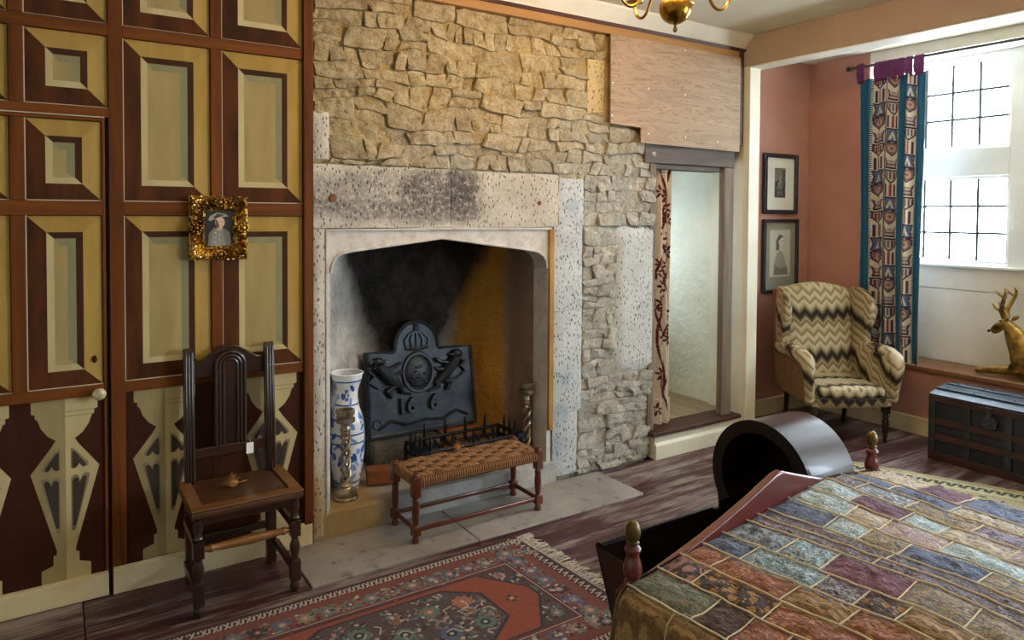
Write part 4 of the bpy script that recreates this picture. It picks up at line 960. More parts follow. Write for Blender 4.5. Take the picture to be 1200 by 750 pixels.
A.line([(.58, 1.29), (.66, 1.3)], .02, '#55554f'); A.line([(.6, 1.15), (.67, 1.15)], .018, '#6d6860'); A.line([(.69, 1.3), (.7, 1.22)], .012, '#7d7a70')
for k in range(30): A.line([(r_.uniform(.25, .8), r_.uniform(.1, .8)), (r_.uniform(.25, .8), r_.uniform(.1, .8))], .008, '#7d7d74', .35)
framed('framed_drawing', 'pale pencil portrait of a woman in a grey mount and narrow black frame', 4.876, 5.334, 1.010, 1.620, .028, M_mg, A, 4.97, 5.24, 1.14, 1.53)

# ---- brass chandelier
cd = CAMP + ray(791.5, 9.5)*3.05
bz = cd.z
ce = thing('brass_chandelier', 'polished brass chandelier with a ball and curved arms hanging from the ceiling', 'chandelier', (cd.x, cd.y, bz))
part('ball', MB().sphere((0,0,0), .069, 32, 20), M_brass, ce)
part('finial', MB().lathe([(.014, -.062), (.012, -.068), (.006, -.072), (.006, -.082), (.0095, -.09), (.009, -.098), (.003, -.103)], (0,0,0), 16), M_brass, ce)
zt2 = ZC-bz
part('stem', MB().lathe([(.03, .06), (.022, .075), (.03, .09), (.03, .11), (.014, .125), (.022, .15), (.028, .18), (.014, .21), (.010, .24), (.018, .26), (.008, .28), (.006, zt2-.03), (.045, zt2-.02), (.05, zt2-.001)], (0,0,0), 20), M_brass, ce)
M_candle = simple('ivory_candle_tube', '#e9e2cc', None, rough=.5, bump=0)
t = NT('warm_bulb'); t.b.inputs['Emission Color'].default_value = rgba('#ffd9a0'); t.b.inputs['Emission Strength'].default_value = 6; M_bulb = t.out('#fff1d8', .3)
for k in range(6):
    a = R(33)+k*math.pi/3; d = Vector((math.cos(a), math.sin(a), 0))
    def P_(r0, z): return d*r0 + Vector((0, 0, z))
    ar = part('arm', MB().tube(spline([P_(.03, .10), P_(.07, .125), P_(.11, .11), P_(.14, .07), P_(.165, .02), P_(.195, .0), P_(.225, .015), P_(.24, .05), P_(.24, .075)]), .0065, 10), M_brass, ce)
    part('drip_pan', MB().lathe([(.012, .07), (.036, .078), (.038, .084), (.012, .082), (.014, .10)], P_(.24, 0), 18), M_brass, ar)
    part('candle_tube', MB().lathe([(.0095, .084), (.0095, .165)], P_(.24, 0), 12), M_candle, ar)
    part('bulb', MB().sphere(P_(.24, .192), (.012, .012, .027), 12, 9), M_bulb, ar)
    l = bpy.data.lights.new('chandelier_bulb', 'POINT'); l.energy = LAMP_W; l.color = (1, .66, .34); l.shadow_soft_size = .03
    lo = bpy.data.objects.new('chandelier_bulb', l); COL.objects.link(lo); lo.parent = ce; lo.location = P_(.24, .24)
# ================================================================ the bay: armchair, curtain, trunk, deer, rug
# ---- flame-stitch wing chair (local: x across, -y front)
def flame(name, per=.088, amp=.042, band=.29, ku=(1, .55, 0), kv=(0, -.75, 1)):
    t = NT(name); s = t.sep(t.mapping())
    def lc(k):
        r_ = t.math('MULTIPLY', s[0], k[0]); r_ = t.math('ADD', r_, t.math('MULTIPLY', s[1], k[1])); return t.math('ADD', r_, t.math('MULTIPLY', s[2], k[2]))
    u, v_ = lc(ku), lc(kv)
    tri = t.math('PINGPONG', u, per/2); tri = t.math('MULTIPLY', tri, 2*amp/per*1.0)
    st = t.math('MULTIPLY', t.math('ROUND', t.math('MULTIPLY', tri, 5/amp)), amp/5)
    ph = t.math('FRACT', t.math('DIVIDE', t.math('ADD', t.math('ADD', v_, st), 10.), band))
    c = t.ramp(ph, [(0, '#17120f'), (.07, '#2a211a'), (.13, '#75684a'), (.22, '#b3a688'), (.30, '#c9bd9e'), (.37, '#7a5c3c'), (.41, '#b5a583'), (.50, '#cabea2'), (.58, '#846a46'), (.63, '#a89876'), (.72, '#c6ba98'), (.80, '#6d5234'), (.86, '#b0a07c'), (.93, '#5a4a34'), (1, '#17120f')])
    t.bump(t.noise(t.mapping(), 180, 2), .3, .003); return t.out(c, .9)
M_fl = flame('flame_stitch_tapestry'); M_fls = flame('flame_stitch_seat', ku=(1, 0, 0), kv=(0, -1.1, .9), band=.26)
M_tan = simple('plain_tan_fabric', '#8a6748', '#7b5a3e', 20, .9, bump=.2, bscale=200)
M_wleg = wood('ebonised_leg', '#140d0b', '#2a1913', 'z', 6, .3, .1, .3)
wrz = R(-30)
wc = thing('wing_armchair', 'wing-back armchair in zigzag flame-stitch fabric with dark turned legs', 'armchair', (4.965, 3.15, 0), wrz)
def curve_pad(poly, x0, x1, r_): return MB().prism(poly, 'x', x0, x1)
# legs
for x in (-.27, .27): part('leg', MB().box(x-.024, x+.024, -.27, -.222, .22, .31).lathe([(.012, 0), (.017, .012), (.012, .03), (.016, .05), (.022, .12), (.024, .16), (.017, .18), (.024, .195), (.018, .21), (.024, .225)], (x, -.246, 0), 14), M_wleg, wc, bev=.003)
for x in (-.24, .24): part('leg', MB().tube([(x, .24, .31), (x, .255, .16), (x, .285, 0)], [.024, .021, .017], 4), M_wleg, wc)
# seat frame and cushion
def bulge(p): return p + Vector((0, -.035*math.cos(p.x/.31*math.pi/2) if p.y < -.1 else 0, .022*math.cos(p.x/.3*1.4)*(1 if p.z > .37 else 0)))
part('seat_rail', MB().soft(-.30, .30, -.285, .27, .265, .35, .03, 8, fn=bulge), M_fls, wc)
part('seat', MB().soft(-.255, .255, -.29, .22, .33, .405, .04, 10, fn=bulge), M_fls, wc)
M_pipe = simple('dark_piping', '#241b15', None, bump=.1)
part('piping', MB().tube([(-.28+.56*i/16, -.300-.035*math.cos((-.28+.56*i/16)/.31*math.pi/2), .347) for i in range(17)], .005, 6), M_pipe, wc)
# back: leaning, gently crested
def bk(p):
    f_ = (p.z-.38)/.72; x = p.x*(1-.04*f_+.05*f_*f_); z = p.z + (.025*math.cos(p.x/.3*math.pi*.9)*(f_ > .75)*(f_-.75)*4)
    return Vector((x, p.y + .09*f_ + .0 - .022*math.cos(p.x/.27*1.5)*(p.y < .21), z))
part('backrest', MB().soft(-.275, .275, .17, .275, .36, 1.10, .045, 14, fn=bk), M_fl, wc)
part('back_cover', MB().soft(-.26, .26, .262, .284, .29, 1.08, .01, 8, fn=bk), M_tan, wc)
# wings
for sg in (-1, 1):
    wing = [(.34, 1.105), (.20, 1.095), (.10, 1.06), (.045, 1.0), (.03, .93), (.045, .86), (.085, .79), (.10, .72), (.09, .655), (.20, .60), (.32, .60)]
    def wf(p, sg=sg): return p
    mbw = MB(); n_ = len(wing)
    # rounded pad: several slices across its thickness
    cyw, czw = .22, .86; sl = [(-.032, .80), (-.026, .93), (-.012, 1.0), (.012, 1.0), (.026, .93), (.032, .80)]
    vs, fsx = [], []
    for dx, k in sl:
        for y, z in wing:
            kk = k if y < .25 else 1; vs.append(Vector((sg*(.295 + .035*max(0, (.25-y))/.2)+dx*sg, cyw+(y-cyw)*(1-(1-kk)*.35), czw+(z-czw)*(1-(1-kk)*.35))))
    for a in range(len(sl)-1):
        for i in range(n_): fsx.append((a*n_+i, a*n_+(i+1) % n_, (a+1)*n_+(i+1) % n_, (a+1)*n_+i))
    fsx += [tuple(range(n_))[::-1], tuple(range((len(sl)-1)*n_, len(sl)*n_))]
    mbw.add(vs, fsx); o = part('wing', mbw, M_fl, wc, angle=60, merge=True); sb = o.modifiers.new('soft', 'SUBSURF'); sb.levels = sb.render_levels = 2
    # arm: padded roll that droops into a scroll front
    path = [(sg*.315, .22, .615), (sg*.325, .10, .635), (sg*.335, -.05, .64), (sg*.335, -.18, .635), (sg*.333, -.255, .615), (sg*.33, -.285, .57), (sg*.325, -.283, .50), (sg*.315, -.275, .40), (sg*.31, -.27, .315)]
    part('arm', MB().tube(path, [.048, .05, .052, .054, .052, .046, .038, .033, .03], 14), M_fl, wc)
    part('arm_panel', MB().soft(*((.262, .318) if sg > 0 else (-.318, -.262)), -.265, .24, .33, .63, .02, 5), M_fl, wc)
    part('side_cover', MB().prism([(-.262, .30), (.26, .30), (.345, 1.06), (.20, 1.07), (.10, .72), (.10, .62), (-.24, .615), (-.268, .56)], 'x', *((.319, .332) if sg > 0 else (-.332, -.319))), M_tan, wc, bev=.004, label='plain tan fabric on the outside of the chair')
# ---- patterned tab-top curtain with pole
YCa, YCb, XC = 3.275, 2.765, XR-.055
A = Art(1, 13, 150, 900, '#ddd3c0')
BL, DK = '#1f6a90', '#3c2a48'
def shp(pts, fill, cx, cy, k=.74):
    A.poly(pts, DK); A.poly([(cx+(x-cx)*k, cy+(y-cy)*k) for x, y in pts], fill)
def motif(cx, cy, wd, kind):
    s_ = wd/2
    if kind == 0:    # shield with upright stripes
        shp([(cx-s_, cy+.30), (cx+s_, cy+.30), (cx+s_*.95, cy-.05), (cx, cy-.34), (cx-s_*.95, cy-.05)], '#c9bfae', cx, cy)
        for i in range(3): A.rect(cx-s_*.62+s_*.45*i, cy-.12, cx-s_*.38+s_*.45*i, cy+.2, ['#8d2a3a', '#2d5a7a', '#7d2a3a'][i])
    elif kind == 1:  # broad shield with a rounded pale charge
        shp([(cx-s_*1.05, cy+.27), (cx-s_*.4, cy+.33), (cx, cy+.26), (cx+s_*.4, cy+.33), (cx+s_*1.05, cy+.27), (cx+s_*.9, cy-.1), (cx, cy-.34), (cx-s_*.9, cy-.1)], '#8a6a70', cx, cy, .8)
        A.ell(cx, cy+.02, s_*.5, .16, '#c9a48c'); A.ell(cx, cy+.03, s_*.26, .08, '#94626a')
    elif kind == 2:  # pointed frame with a chevron
        shp([(cx-s_, cy+.32), (cx+s_, cy+.32), (cx+s_*.8, cy), (cx+s_, cy-.32), (cx-s_, cy-.32), (cx-s_*.8, cy)], '#5a6a8e', cx, cy, .8); A.poly([(cx-s_*.5, cy-.2), (cx, cy+.22), (cx+s_*.5, cy-.2), (cx+s_*.2, cy-.2), (cx, cy+.02), (cx-s_*.2, cy-.2)], '#ddd5c6')
    elif kind == 3:  # helm
        shp([(cx-s_, cy+.24), (cx-s_*.3, cy+.1), (cx+s_*.3, cy+.1), (cx+s_, cy+.24), (cx+s_*.7, cy-.05), (cx+s_*.85, cy-.28), (cx-s_*.85, cy-.28), (cx-s_*.7, cy-.05)], '#b9a9a2', cx, cy, .7); A.line([(cx-s_*.5, cy-.08), (cx+s_*.5, cy-.08)], .05, '#7d2a3a')
    else:            # bars
        for i in range(3): A.rect(cx-s_*.8+s_*.6*i, cy-.28, cx-s_*.5+s_*.6*i, cy+.28, [DK, '#9d3a4a', '#4d3350'][i])
cols = [(.33, .165), (.545, .115), (.805, .12)]
for a, b in ((0, .235), (.425, .475), (.615, .735), (.875, 1.0)): A.rect(a, 0, b, 13, BL)
for a in (.005, .235, .425, .475, .615, .735, .875, .995):
    for k in range(130): A.rect(a-.007, k*.1, a+.007, k*.1+.05, '#e0d8c4' if k % 1 == 0 else DK); A.rect(a-.007, k*.1+.05, a+.007, k*.1+.1, '#2a2436')
for ci, (cx, wd) in enumerate(cols):
    for k in range(21): motif(cx, .33+.625*k, wd*1.08, [0, 3, 1, 2, 4][(k+2*ci) % 5])
cc = thing('window_curtain', 'blue and cream heraldic striped curtain on purple tabs beside the window', 'curtain', (XC, 3.02, ZS+.005))
zc0, zc1 = ZS+.008, 2.715
def ccf(u, v_):
    y = YCa+(YCb-YCa)*u; dp = .028*(1-.35*v_)
    x = XC + dp*math.sin(u*math.pi*2*3.4+.6) + .014*math.sin(u*math.pi*2*7+v_*2) + .012*math.sin(v_*5+u*4)
    zt3 = zc1 + .018*abs(math.sin(u*math.pi*3.5))
    return Vector((x, y + .02*math.sin(v_*3)*(u-.5), zc0+(zt3-zc0)*v_))
canvas('drape', ccf, A.i, cc, attr_mat('woven_heraldic_cloth', .9, 150), .003, world=True)
M_tab = simple('purple_tab_cloth', '#5b2350', '#6d2f5c', 20, .85, bump=.3, bscale=150)
zr = 2.838
for yc, wd in ((3.252, .055), (3.115, .05), (3.055, .06), (2.995, .055), (2.935, .05), (2.875, .05), (2.80, .065)):
    mb = MB().grid(lambda u, v_: Vector((XC-.012-.012*math.sin(v_*math.pi) + (.006 if v_ < .05 else 0), yc+(u-.5)*wd*(1+.2*math.sin(v_*3)), zc1-.01+(zr+.014-zc1+.01)*v_)), 6, 10)
    o = part('tab', mb, M_tab, cc, world=True); s_ = o.modifiers.new('solid', 'SOLIDIFY'); s_.thickness = .004
M_rod = simple('dark_iron_pole', '#4a4440', '#5d5650', 8, .4, .8, bump=.1)
cr_ = thing('curtain_pole', 'dark metal curtain pole with a knob end under the window head', 'curtain pole', (XC-.012, 2.4, zr))
part('pole', MB().tube([(XC-.004, 3.335, zr), (XC-.004, 1.2, zr)], .011, 12), M_rod, cr_, world=True)
part('finial', MB().lathe([(.011, 0), (.02, .008), (.013, .018), (.02, .03), (.02, .045), (.008, .058)], (XC-.004, 3.33, zr), 14, Matrix.Rotation(R(-90), 4, 'X')), M_rod, cr_, world=True)
part('bracket', MB().tube([(XR-.001, 3.29, zr+.02), (XC-.004, 3.29, zr+.016)], .008, 8).lathe([(.022, 0), (.022, .006), (.012, .01)], (XR-.001, 3.29, zr+.02), 14, Matrix.Rotation(R(-90), 4, 'Y')).tube([(XC-.004, 3.29, zr-.014), (XC-.004, 3.29, zr+.016)], .006, 8), M_rod, cr_, world=True)
part('bracket', MB().tube([(XR-.001, 1.28, zr+.02), (XC-.004, 1.28, zr+.016)], .008, 8), M_rod, cr_, world=True)
# ---- travelling trunk
M_trk = simple('black_trunk_canvas', '#14181f', '#20262e', 10, .55, bump=.4, bscale=120)
M_trlid = simple('worn_blue_black_lid', '#2c3845', '#44525f', 6, .35, bump=.25, bscale=60)
M_slat = wood('dark_red_trunk_slat', '#2f1715', '#44211c', 'y', 6, .45, .2)
M_tin = simple('dull_tin', '#4d5056', '#33363b', 14, .45, .7, bump=.4)
tx0, tx1, ty0, ty1 = 5.02, 5.44, 1.52, 2.475
tk = thing('travel_trunk', 'old black trunk with wooden slats, tin corners and a low domed lid', 'trunk', (5.23, 2.0, 0))
part('body', MB().box(tx0+.012, tx1-.012, ty0+.012, ty1-.012, .03, .40), M_trk, tk, smooth=False, bev=.004, world=True)
def dome(k=0, ex=0.): return [(tx0-ex, .40), (tx0-ex, .445)] + [(tx0-ex+(tx1-tx0+2*ex)*i/10, .445+ex+.055*math.sin(math.pi*(.12+.76*i/10))-.02) for i in range(11)] + [(tx1+ex, .445), (tx1+ex, .40)]
part('lid', MB().prism([(x, z) for x, z in dome()], 'y', ty0+.003, ty1-.003), M_trlid, tk, bev=.006, world=True, angle=25)
part('base_rail', MB().box(tx0-.004, tx1, ty0, ty1, .0, .05), M_slat, tk, smooth=False, bev=.004, world=True)
for z in (.16, .265): part('slat', MB().box(tx0-.004, tx0+.012, ty0+.045, ty1-.045, z-.022, z+.022), M_slat, tk, smooth=False, bev=.004, world=True)
part('lid_band', MB().box(tx0-.006, tx0+.014, ty0, ty1, .395, .435), M_slat, tk, smooth=False, bev=.004, world=True)
for z in (.16, .265): part('slat', MB().box(tx0+.05, tx1-.05, ty1-.012, ty1+.004, z-.022, z+.022), M_slat, tk, smooth=False, bev=.004, world=True)
for y in (2.235, 1.995, 1.76): part('strap', MB().box(tx0-.001, tx0+.013, y-.022, y+.022, .05, .40).box(tx0-.007, tx0-.003, y-.018, y+.018, .142, .178).box(tx0-.007, tx0-.003, y-.018, y+.018, .247, .283), M_tin, tk, smooth=False, bev=.002, world=True)
for y in (ty1-.022, ty0+.022): part('corner_strip', MB().box(tx0-.002, tx0+.03, y-.022, y+.022, .03, .40), M_tin, tk, smooth=False, bev=.003, world=True)
part('lock', MB().prism([(2.06, .30), (2.10, .285), (2.14, .30), (2.15, .345), (2.125, .375), (2.10, .37), (2.075, .375), (2.05, .345)], 'x', tx0-.012, tx0+.013).box(tx0-.02, tx0-.004, 2.085, 2.115, .35, .43).tube([(tx0-.014, 2.10, .335), (tx0-.022, 2.10, .32)], .012, 10), M_tin, tk, bev=.003, world=True)
for x_ in (.10, .24, .36):   # lid slats with studs
    zt4 = .425+.055*math.sin(math.pi*(.12+.76*x_/.42))
    part('lid_slat', MB().box(tx0+x_-.022, tx0+x_+.022, ty0+.004, ty1-.004, zt4-.004, zt4+.010), M_trlid, tk, smooth=False, bev=.004, world=True)
    for y in (2.40, 2.235, 2.0, 1.76, 1.6): part('stud', MB().sphere((tx0+x_, y, zt4+.011), (.009, .009, .006), 8, 6), M_tin, tk, world=True)
for y in (2.42, 2.235, 2.12, 2.0, 1.88, 1.76, 1.6): part('stud', MB().sphere((tx0-.005, y, .43), (.006, .008, .008), 8, 6), M_tin, tk, world=True)
part('handle', MB().tube([(tx0+.14, ty1+.003, .25), (tx0+.15, ty1+.018, .22), (tx0+.21, ty1+.022, .212), (tx0+.27, ty1+.018, .22), (tx0+.28, ty1+.003, .25)], .010, 8), simple('leather', '#3d2618', None), tk, world=True)
# ---- gilded resting stag on the window seat
M_stag = simple('gilded_stag', '#a3803e', '#543c1a', 22, .42, .8, bump=.5, bscale=60, lo=.35, hi=.7)
SX = 5.66
def sp_(x, y, X=SX): p = onx(x, y, X); return p
hd = sp_(1177, 377); nk = sp_(1190, 405); ms = sp_(1162, 388)
by = hd.y                                      # stag runs along -y from its head; chest below the neck
sg_ = thing('stag_figure', 'gilded figure of a resting stag with antlers on the window seat', 'figurine', (SX, by-.30, ZS+.001))
verts = {}; 
B0 = Vector((SX, by-.30, ZS+.001))
def L(p): return Vector(p)-B0
sk = [(L((SX, by-.62, ZS+.13)), .125), (L((SX, by-.42, ZS+.14)), .115), (L((SX, by-.20, ZS+.15)), .125), (L((SX, by-.115, ZS+.20)), .11), (L((SX-.005, by-.075, ZS+.29)), .085), (L((SX-.01, by-.05, hd.z-.05)), .066), (L((SX-.01, by-.005, hd.z)), .052), (L((ms.x, by+.055, ms.z+.012)), .038), (L((ms.x, by+.082, ms.z-.004)), .028),
      (L((SX-.07, by-.14, ZS+.07)), .05), (L((SX-.10, by+.02, ZS+.05)), .034), (L((SX-.10, by+.14, ZS+.022)), .022), (L((SX-.10, by+.03, ZS+.018)), .02),
      (L((SX+.09, by-.12, ZS+.07)), .05), (L((SX+.10, by-.02, ZS+.04)), .032), (L((SX+.09, by+.06, ZS+.022)), .022),
      (L((SX-.10, by-.62, ZS+.08)), .075), (L((SX-.13, by-.44, ZS+.06)), .045), (L((SX-.13, by-.60, ZS+.028)), .026), (L((SX-.13, by-.44, ZS+.022)), .02),
      (L((SX+.10, by-.62, ZS+.07)), .07), (L((SX, by-.77, ZS+.15)), .03)]
ed = [(0,1),(1,2),(2,3),(3,4),(4,5),(5,6),(6,7),(7,8),(2,9),(9,10),(10,11),(2,13),(13,14),(14,15),(0,16),(16,17),(17,18),(18,19),(0,20),(0,21)]
keep = sorted({i for e in ed for i in e}); idx = {o: i for i, o in enumerate(keep)}
me = bpy.data.meshes.new('body'); me.from_pydata([sk[i][0] for i in keep], [(idx[a], idx[b]) for a, b in ed], []); me.materials.append(M_stag)
so = link('body', me, sg_)
md = so.modifiers.new('skin', 'SKIN'); md.use_smooth_shade = True
if not me.skin_vertices: me.skin_vertices.new() if hasattr(me.skin_vertices, 'new') else None
for i, o_ in enumerate(keep):
    sv = me.skin_vertices[0].data[i]; sv.radius = (sk[o_][1]*.85, sk[o_][1]*.85); sv.use_root = (o_ == 1)
ss = so.modifiers.new('sub', 'SUBSURF'); ss.levels = 1; ss.render_levels = 2
for sd in (-1, 1):
    b0 = L((SX-.01+.022*sd, by-.012, hd.z+.03))
    an = [b0, b0+Vector((.02*sd, .012, .05)), b0+Vector((.045*sd, -.004, .10)), b0+Vector((.06*sd, -.022, .15)), b0+Vector((.06*sd, -.03, .185)), b0+Vector((.05*sd, -.02, .215))]
    mb = MB().tube(an, [.019, .017, .015, .013, .010, .003], 8); mb.tube([an[1], an[1]+Vector((.004*sd, .035, .02)), an[1]+Vector((.006*sd, .06, .055))], [.013, .010, .002], 7)
    mb.tube([an[3], an[3]+Vector((.0, .03, .02)), an[3]+Vector((0, .058, .05))], [.012, .009, .002], 7); part('antler', mb, M_stag, sg_)
    e0 = L((SX-.01+.03*sd, by-.03, hd.z+.015)); part('ear', MB().sphere(e0+Vector((.03*sd, -.018, .012)), (.034, .011, .017), 10, 8, M=Matrix.Rotation(-.5*sd, 4, 'Y') @ Matrix.Rotation(-.5*sd, 4, 'Z')), M_stag, sg_)
    part('eye', MB().sphere(L((SX-.01+.034*sd, by+.008, hd.z+.008)), .007, 8, 6), simple('dark_eye', '#1c130a', None, rough=.2, bump=0), sg_)
part('nose', MB().sphere(L((ms.x, by+.098, ms.z+.0)), (.014, .010, .010), 8, 6), simple('dark_eye', '#1c130a'), sg_)
# ---- cream rug with a green running border
A = Art(1.75, 1.1, 350, 220, '#b9ac84')
def both(fn):
    fn()
for (x0, y0, x1, y1, c) in ((0, 0, 1.75, 1.1, '#b4a981'), (.035, .035, 1.715, 1.065, '#8d8660'), (.045, .045, 1.705, 1.055, '#bdb28c'), (.19, .19, 1.56, .91, '#86805e'), (.2, .2, 1.55, .90, '#a89c78')): A.rect(x0, y0, x1, y1, c)
for k in range(26):
    f_ = .08+k*.0635
    for yy in (.115, .985): A.line([(f_-.034, yy+.024), (f_-.012, yy-.028), (f_+.018, yy-.022), (f_+.012, yy+.014)], .02, '#2a463a'); A.ell(f_+.02, yy+.02, .009, .009, '#7c3c33')
for k in range(15):
    f_ = .1+k*.064
    for xx in (.115, 1.635): A.line([(xx+.024, f_-.034), (xx-.028, f_-.012), (xx-.022, f_+.018), (xx+.014, f_+.012)], .02, '#2a463a'); A.ell(xx+.02, f_+.02, .009, .009, '#7c3c33')
r_ = random.Random(2)
for k in range(150):
    x, y = r_.uniform(.23, 1.52), r_.uniform(.23, .87); A.ell(x, y, r_.uniform(.012, .03), r_.uniform(.008, .02), r_.choice(['#8c4a44', '#5a6a54', '#a86a5c', '#6f4a52', '#c2b48c', '#74302e']), r_.uniform(0, 3))
rc = onz(968, 536, 0)
g2 = thing('cream_rug', 'cream rug with a green scrolling border on the boards beside the bed', 'rug', (4.42, 2.86, 0), R(-66))
canvas('pile', lambda u, v_: Vector((u*1.75, -v_*1.1, .006 + .0)), A.grain(.25, 4).i, g2, attr_mat('wool_pile', .95, 250), .0)
part('backing', MB().box(.001, 1.749, -1.099, -.001, 0, .005), simple('rug_backing', '#8d8468', None, bump=.3), g2, smooth=False)
# ================================================================ cradle, bed, Persian rug
# ---- Persian rug
RX0, RX1, RY0, RY1 = .29, 1.97, 2.03, 2.968
LW, LH = RX1-RX0, RY1-RY0
A = Art(LW, LH, 720, 400, '#8c4a3c'); r_ = random.Random(21)
CORAL, NAVY, DKF, PINK, IV, BLU, TEAL, RED = '#95503f', '#3a3843', '#544749', '#a58582', '#beb4a6', '#5c6a84', '#647c76', '#7a3a38'
A.rect(0, 0, LW, LH, '#3a2a2a'); A.rect(.008, .008, LW-.008, LH-.008, '#5a4240')
m = .014
A.rect(m, m, LW-m, LH-m, '#4a3234'); m = .058                      # outer ivory zigzag guard
for k in range(40):
    x = .02+k*LW/40
    for yb in (.018, LH-.055): A.line([(x, yb), (x+.018, yb+.036)], .008, IV); A.line([(x+.018, yb), (x, yb+.036)], .007, IV); A.line([(x+.026, yb+.004), (x+.032, yb+.032)], .009, IV)
for k in range(26):
    y = .03+k*LH/26
    for xb in (.018, LW-.055): A.line([(xb, y), (xb+.034, y+.016), (xb+.012, y+.024)], .0075, IV)
A.rect(m, m, LW-m, LH-m, RED); A.rect(m+.006, m+.006, LW-m-.006, LH-m-.006, '#7f4c43')
bw = .15
def flower(x, y, s_, c1, c2, n_=7):
    for k in range(n_):
        a = k*6.283/n_; A.ell(x+s_*math.cos(a), y+s_*math.sin(a), s_*.55, s_*.42, c1, a)
    A.ell(x, y, s_*.7, s_*.7, c2); A.ell(x, y, s_*.3, s_*.3, IV)
def bits(x, y, n_=6, sp=.04):
    for k in range(n_): A.ell(x+r_.uniform(-sp, sp), y+r_.uniform(-sp, sp), r_.uniform(.006, .016), r_.uniform(.004, .009), r_.choice([BLU, TEAL, PINK, IV, NAVY, '#8d6a52', '#5d2a30', '#7a8a86']), r_.uniform(0, 3.1))
bc = m+bw/2-.02
for k in range(17):
    x = .09+k*(LW-.18)/16
    for yc in (bc+.035, LH-bc-.035): flower(x, yc, .026, r_.choice([BLU, NAVY, TEAL, '#8a8478']), r_.choice([PINK, '#b98a70', RED])); bits(x+.05, yc, 16, .042)
for k in range(8):
    y = .12+k*(LH-.24)/7
    for xc in (bc+.035, LW-bc-.035): flower(xc, y, .026, r_.choice([BLU, NAVY, TEAL]), r_.choice([PINK, '#b98a70'])); bits(xc, y+.05, 16, .042)
m2 = m+bw
for q_, c in ((m2-.012, NAVY), (m2-.007, IV), (m2-.002, RED), (m2+.006, '#5b3a38'), (m2+.012, DKF)): A.rect(q_, q_, LW-q_, LH-q_, c)
fx0, fx1, fy0, fy1 = m2+.012, LW-m2-.012, m2+.012, LH-m2-.012; cx, cy = (fx0+fx1)/2, LH/2
for k in range(230):                                                    # dark corner field
    x, y = r_.uniform(fx0+.02, fx1-.02), r_.uniform(fy0+.02, fy1-.02)
    if r_.random() < .35: flower(x, y, .02, r_.choice([BLU, PINK, '#6d5a68', TEAL]), r_.choice([NAVY, RED, '#a87a78']))
    else: bits(x, y, 5, .04)
for k in range(22):
    x, y, a = r_.uniform(fx0+.04, fx1-.04), r_.uniform(fy0+.04, fy1-.04), r_.uniform(0, 6.28); p0 = (x, y)
    A.line([p0, (x+.05*math.cos(a), y+.05*math.sin(a)), (x+.05*math.cos(a)+.03*math.cos(a+.8), y+.05*math.sin(a)+.03*math.sin(a+.8))], .007, IV); A.line([p0, (x+.03*math.cos(a-2.2), y+.03*math.sin(a-2.2))], .007, IV)
hw, hh = (fx1-fx0)/2-.015, (fy1-fy0)/2-.004
def hexa(f_, ins=0.): 
    a, b = hw-ins, hh-ins*.6; return [(cx-a, cy-b*f_), (cx-a*.77, cy-b), (cx+a*.77, cy-b), (cx+a, cy-b*f_), (cx+a, cy+b*f_), (cx+a*.77, cy+b), (cx-a*.77, cy+b), (cx-a, cy+b*f_)]
A.poly(hexa(.16, .0), NAVY); A.poly(hexa(.16, .012), CORAL)
for k in range(26): A.rect(0, fy0+k*.019, LW, fy0+k*.019+.008, '#8f4636', .0)
def loz(a, b, f_): return [(cx-a, cy-b*f_), (cx-a*.66, cy-b), (cx+a*.66, cy-b), (cx+a, cy-b*f_), (cx+a, cy+b*f_), (cx+a*.66, cy+b), (cx-a*.66, cy+b), (cx-a, cy+b*f_)]
A.poly(loz(hw-.20, hh-.03, .5), NAVY); A.poly(loz(hw-.212, hh-.04, .5), '#5a4d50')
msk = A.pmask(loz(hw-.222, hh-.048, .5)); keep_img = A.i.copy()
for k in range(110):
    x, y = cx+r_.uniform(-1, 1)*(hw-.22), cy+r_.uniform(-1, 1)*(hh-.05); bits(x, y, 5, .03)
for sx in (-.30, -.15, 0, .15, .30):
    for sy in (-.09, .09) if abs(sx) not in (0,) else (0,): flower(cx+sx, cy+sy, .03, r_.choice([BLU, PINK, '#b0705a', TEAL]), r_.choice(['#b0705a', NAVY, RED]), 8)
for k in range(20):
    x, y, a = cx+r_.uniform(-.4, .4), cy+r_.uniform(-.15, .15), r_.uniform(0, 6.28); A.line([(x, y), (x+.045*math.cos(a), y+.045*math.sin(a)), (x+.06*math.cos(a+.5), y+.06*math.sin(a+.5))], .006, IV)
A.i = np.where(msk[..., None], A.i, keep_img)
for sx in (-1, 1): flower(cx+sx*(hw-.12), cy, .018, NAVY, PINK, 4)
pr_ = thing('persian_rug', 'red and navy Persian rug with a coral medallion and pale fringe before the hearth', 'rug', (RX0, RY0, 0))
def rfn(u, v_): return Vector((u*(LW+.06*(1-v_)), v_*LH, .0075 + .0012*noise.noise(Vector((u*9, v_*5, 3)))))
canvas('pile', rfn, A.grain(.3, 9).i, pr_, attr_mat('wool_pile', .95, 250))
part('backing', MB().add([(.001, .001, 0), (LW+.059, .001, 0), (LW-.001, LH-.001, 0), (.001, LH-.001, 0), (.001, .001, .006), (LW+.059, .001, .006), (LW-.001, LH-.001, .006), (.001, LH-.001, .006)], [(3,2,1,0), (4,5,6,7), (0,1,5,4), (1,2,6,5), (2,3,7,6), (3,0,4,7)]), simple('rug_backing', '#8d8468'), pr_, smooth=False)
fg = MB(); r_ = random.Random(4)
for k in range(190):
    v_ = k/189; x0 = LW+.06*(1-v_); y = v_*LH; a = r_.uniform(-.5, .5); l_ = r_.uniform(.055, .095)
    fg.tube([(x0-.004, y, .006), (x0+l_*.5, y+a*l_*.4, .007+r_.uniform(0, .006)), (x0+l_, y+a*l_, .0025)], .0019, 4, cap=False)
